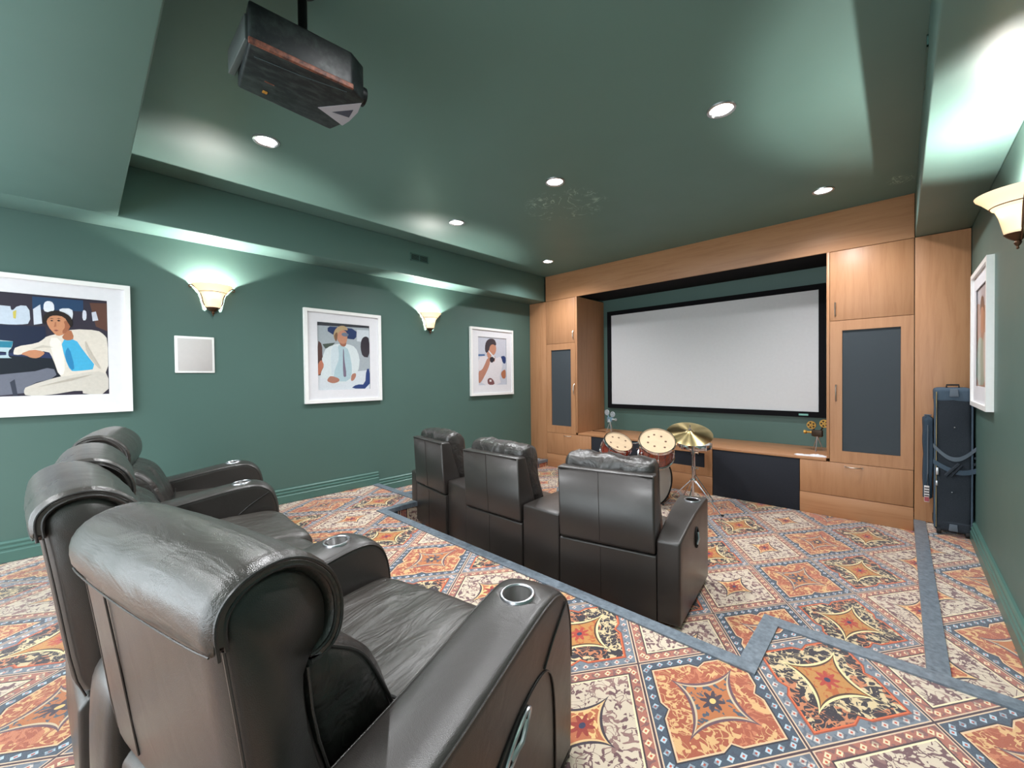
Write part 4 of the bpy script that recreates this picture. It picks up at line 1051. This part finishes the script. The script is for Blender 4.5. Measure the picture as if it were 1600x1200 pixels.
m.sphere((-.24, .05, .41), .022); m.tube([(-.20, .05, .34), (-.28, .05, .34)], .006, 6)
m.build('tom_holder', CHROME, bd, smooth=True)
for sg in (-1, 1):
    m = MB(); m.tube([(-.10, sg*.22, -.06), (-.03, sg*.34, -.25)], .006, 8); m.sphere((-.03, sg*.34, -.249), .012, 8); m.build('spur', CHROME, bd, smooth=True)
sn = drum('snare_drum', 'shallow drum with a plain white head behind the cymbal stand', (-1.745, 4.92, .660), (.05, -.06, 1), .165, .032, WHITEHEAD, 8)
m = MB(); m.tube([(0, 0, -.08), (0, 0, -.42)], .011, 8)
for a in (.5, 2.6, 4.7): m.tube([(0, 0, -.36), (.20*cos(a), .20*sin(a), -.665)], .007, 8); m.tube([(0, 0, -.10), (.15*cos(a), .15*sin(a), -.062)], .006, 8)
m.build('snare_stand', CHROME, sn, smooth=True)
cs = thing('cymbal_stand', 'chrome tripod stand holding the gold cymbal', 'stand', (-1.632, 4.55, 0))
m = MB(); m.tube([(0, 0, .05), (0, 0, .45)], .0125, 12); m.build('lower_tube', CHROME, cs, smooth=True)
m = MB(); m.tube([(0, 0, .43), (-.004, -.004, .74)], .0095, 12); m.build('upper_tube', CHROME, cs, smooth=True)
axc = (up*.86+cd_*.42+rt*.04).normalized(); ctr = Vector((-.026, -.02, .845))
m = MB(); m.tube([(-.004, -.004, .74), (-.012, -.008, .79), ctr-axc*.02, ctr+axc*.05, ctr+axc*.05+up*.03], .006, 10); m.tube([(-.02, -.01, .775), (.02, .01, .775)], .011, 10)
m.build('tilter', CHROME, cs, smooth=True)
m = MB()
for z in (.45, .62): m.lathe([(0, -.018), (.018, -.018), (.018, .018), (0, .018)], (0, 0, z), 16)
for z in (.45, .62): m.tube([(.01, 0, z), (.045, .025, z)], .006, 8); m.tube([(.045, .025, z-.016), (.045, .025, z+.016)], .0055, 8)
m.build('height_clamp', CHROME, cs, smooth=True)
for k, a in enumerate((radians(-8), radians(110), radians(195))):
    m = MB(); e = Vector((.30*cos(a), .30*sin(a), .012)); tp = Vector((.02*cos(a), .02*sin(a), .32)); lo = Vector((.012*cos(a), .012*sin(a), .10))
    off = Vector((-sin(a), cos(a), 0))*.010
    m.tube([tp+off, e+off*.3], .0045, 8); m.tube([tp-off, e-off*.3], .0045, 8); m.tube([lo, tp.lerp(e, .55)], .004, 8)
    lg = m.build('leg', CHROME, cs, smooth=True)
    MB().tube([e+Vector((0, 0, .002)), e+Vector((.02*cos(a), .02*sin(a), .002))], .011, 10).build('rubber_foot', RUBBER, lg, smooth=True)
m = MB(); m.lathe([(0, .085), (.024, .085), (.026, .10), (.024, .115), (0, .115)], (0, 0, 0), 16); m.lathe([(0, .31), (.028, .31), (.030, .325), (.022, .34), (0, .34)], (0, 0, 0), 16); m.build('leg_collar', CHROME, cs, smooth=True)
def m_cym():
    t = NT('lathed_gold_bronze'); co = t.coords(); sp = t.n('ShaderNodeSeparateXYZ'); t.put(sp.inputs[0], co)
    r = t.m('SQRT', t.m('ADD', t.m('MULTIPLY', sp.outputs[0], sp.outputs[0]), t.m('MULTIPLY', sp.outputs[1], sp.outputs[1])))
    
    n = t.noise(co, 12, 3)
    t.set(t.mix(n, srgb(240, 220, 168), srgb(222, 196, 136)), .34, 1.0, .5, Anisotropic=.9, Anisotropic_Rotation=.25)
    tg = t.n('ShaderNodeTangent'); tg.direction_type = 'RADIAL'; tg.axis = 'Z'; t.t.links.new(tg.outputs[0], t.b.inputs['Tangent'])
    return t.mat
cy = MB().lathe([(.008, .022), (.020, .021), (.034, .012), (.042, .006), (.06, .003), (.12, -.004), (.18, -.012), (.232, -.022), (.2345, -.0235), (.232, -.0240), (.18, -.0135), (.06, .0018), (.040, .0045), (.030, .012), (.008, .020), (.008, .022)], (0, 0, 0), 96).build('cymbal', m_cym(), smooth=True, angle=80)
cy.location = Vector(cs.location)+ctr; cy.rotation_mode = 'QUATERNION'; cy.rotation_quaternion = Vector((0, 0, 1)).rotation_difference(axc)
tag(cy, 'large tilted gold cymbal on the chrome stand in front of the shelf', 'cymbal')
fl = MB().lathe([(.0, .022), (.016, .022), (.017, .034), (.012, .042), (0, .042)], (0, 0, 0), 20).build('felt_washer', simple('grey_felt', srgb(110, 104, 100), .9), cy, smooth=True)

# ------------------------------------------------------------------ tall wheeled bag in the corner
bg = thing('travel_bag', 'tall blue-black wheeled travel bag standing upright in the corner by the right wall', 'bag', (.320, 5.06, AZ))
def softbox(x0, x1, y0, y1, z0, z1, r=.03, puff=.006, seed=0, N=26, wr=.004):
    rings = []
    for k in range(N+1):
        s = k/N; z = z0+(z1-z0)*s; e = min(s, 1-s)*(z1-z0); g = 0
        if e < r: g = -(r-sqrt(max(0, r*r-(r-e)**2)))*.9
        ring = []
        cx, cy = (x0+x1)/2, (y0+y1)/2; hx, hy = (x1-x0)/2, (y1-y0)/2
        for j in range(40):
            a = 2*pi*j/40; ca, sa = cos(a), sin(a); p = .22
            px = (abs(ca)**p)*(1 if ca >= 0 else -1); py = (abs(sa)**p)*(1 if sa >= 0 else -1)
            nz = noise.noise(Vector((px*1.3+seed, py*1.3, z*6)))*wr
            ring.append(Vector((cx+px*(hx+g+nz), cy+py*(hy+g+nz), z)))
        rings.append(ring)
    return MB().loft(rings)
softbox(-.112, .100, -.15, .15, .035, 1.215, .03, N=44, wr=.006).build('bag_body', CASECL, bg, smooth=True, angle=70)
softbox(-.115, .103, -.153, .153, 1.10, 1.222, .028, seed=4, N=20, wr=.002).build('top_panel', CASETOP, bg, smooth=True, angle=70)
softbox(-.115, .103, -.153, .153, .03, .13, .028, seed=7, N=16, wr=.002).build('bottom_panel', CASECL, bg, smooth=True, angle=70)
for z0_, z1_ in ((1.15, 1.225), (.045, .11)):
    MB().prism([(-.030, z0_), (.022, z0_), (.018, z1_-.01), (-.026, z1_-.01)], -.164, -.150, 'y').build('grab_handle', STRAP, bg, bevel=.003)
ph = softbox(-.178, -.118, -.05, .12, .25, .98, .03, seed=9, N=30, wr=.008).build('side_pocket', m_cloth('slate_side_pocket', srgb(46, 58, 70), srgb(62, 76, 90)), bg, smooth=True, angle=70)
m = MB(); m.tube([(-.150, -.055, .30+.6*k/10) for k in range(11)], .004, 6); m.tube([(-.150+.02*cos(a), -.05+.03*sin(a), .985) for a in [k*pi/8 for k in range(9)]], .005, 6); m.build('pocket_zip', STRAP, ph, smooth=True)
for x in (-.104,):
    m = MB(); m.tube([(x, -.154+.002*sin(k), .06+1.13*k/24) for k in range(25)], .0035, 6); m.build('zip_track', simple('ochre_zip_tape', srgb(150, 134, 96), .6), bg, smooth=True)
    m = MB(); m.tube([(x-.006, -.150, .06+1.13*k/24) for k in range(25)], .0075, 8); m.tube([(.098, -.150, .06+1.13*k/24) for k in range(25)], .006, 8); m.build('edge_piping', CASETOP, bg, smooth=True)
def band(pts, w, th=.004):
    rings = []; n = len(pts)
    for i, p in enumerate(pts):
        p = Vector(p); rings.append([p+Vector((0, 0, -w/2)), p+Vector((0, 0, w/2)), p+Vector((0, th, w/2)), p+Vector((0, th, -w/2))])
    return MB().loft(rings)
def strap_path(zf): return [(x, -.163-.012*sin((x+.12)*14), zf(x)) for x in [(-.122+.240*k/20) for k in range(21)]]
s1_ = band(strap_path(lambda x: .74-.10*sin((x+.12)*13)), .034).build('shoulder_strap', STRAP, bg, smooth=True)
s2_ = band(strap_path(lambda x: .615-.08*sin((x+.12)*10)-.3*max(0, -x)*.2), .040).build('shoulder_strap', CASETOP, bg, smooth=True)
m = MB(); m.tube([(-.05, -.172, .50), (.02, -.178, .60), (.025, -.178, .61)], .012, 6); m.tube([(-.02, -.172, .50), (.04, -.178, .60)], .010, 6)
for k in range(3): m.tube([(.118-.01*k, -.15, .66-.05*k), (.122, -.06, .64-.05*k), (.110, .06, .68)], .012, 8)
m.build('loose_strap', CASECL, bg, smooth=True)
MB().box(-.106, -.090, -.175, -.163, .50, .56).build('buckle', SATIN, bg, bevel=.002)
MB().box(-.108, -.094, -.172, -.160, .41, .45).build('buckle', SATIN, bg, bevel=.002)
MB().sphere((.0, -.158, .90), .005, 8).build('rivet', SATIN, bg, smooth=True); MB().sphere((-.012, -.158, .365), .005, 8).build('rivet', SATIN, bg, smooth=True)
tg = MB().box(-.172, -.140, -.078, -.074, .24, .38); lb = tg.build('luggage_tag', simple('white_tag', srgb(214, 208, 206), .5), bg, bevel=.002)
m = MB()
for k in range(4): m.box(-.170, -.142, -.0785, -.0775, .355-.022*k, .365-.022*k)
m.build('tag_print', simple('tag_black_print', srgb(46, 36, 40), .6), lb)
m = MB(); m.box(-.170, -.142, -.0785, -.0775, .245, .283); m.build('tag_red_print', simple('tag_red_print', srgb(160, 70, 78), .6), lb)
MB().tube([(-.156, -.076, .38), (-.150, -.070, .44), (-.148, -.05, .50)], .002, 6).build('tag_loop', BLACKIN, lb, smooth=True)
for sx in (-.085, .078):
    m = MB().lathe([(0, -.014), (.026, -.014), (.030, -.008), (.030, .008), (.026, .014), (0, .014)], (sx, -.125, .031), 20, (1, 0, 0)); m.build('wheel', RUBBER, bg, smooth=True)
    m = MB().lathe([(0, -.014), (.026, -.014), (.030, -.008), (.030, .008), (.026, .014), (0, .014)], (sx, .125, .031), 20, (1, 0, 0)); m.build('wheel', RUBBER, bg, smooth=True)
m = MB().tube([(-.04, -.04, 1.218), (-.04, -.04, 1.245), (.03, -.04, 1.245), (.03, -.04, 1.218)], .007, 8); m.build('top_handle', RUBBER, bg, smooth=True)
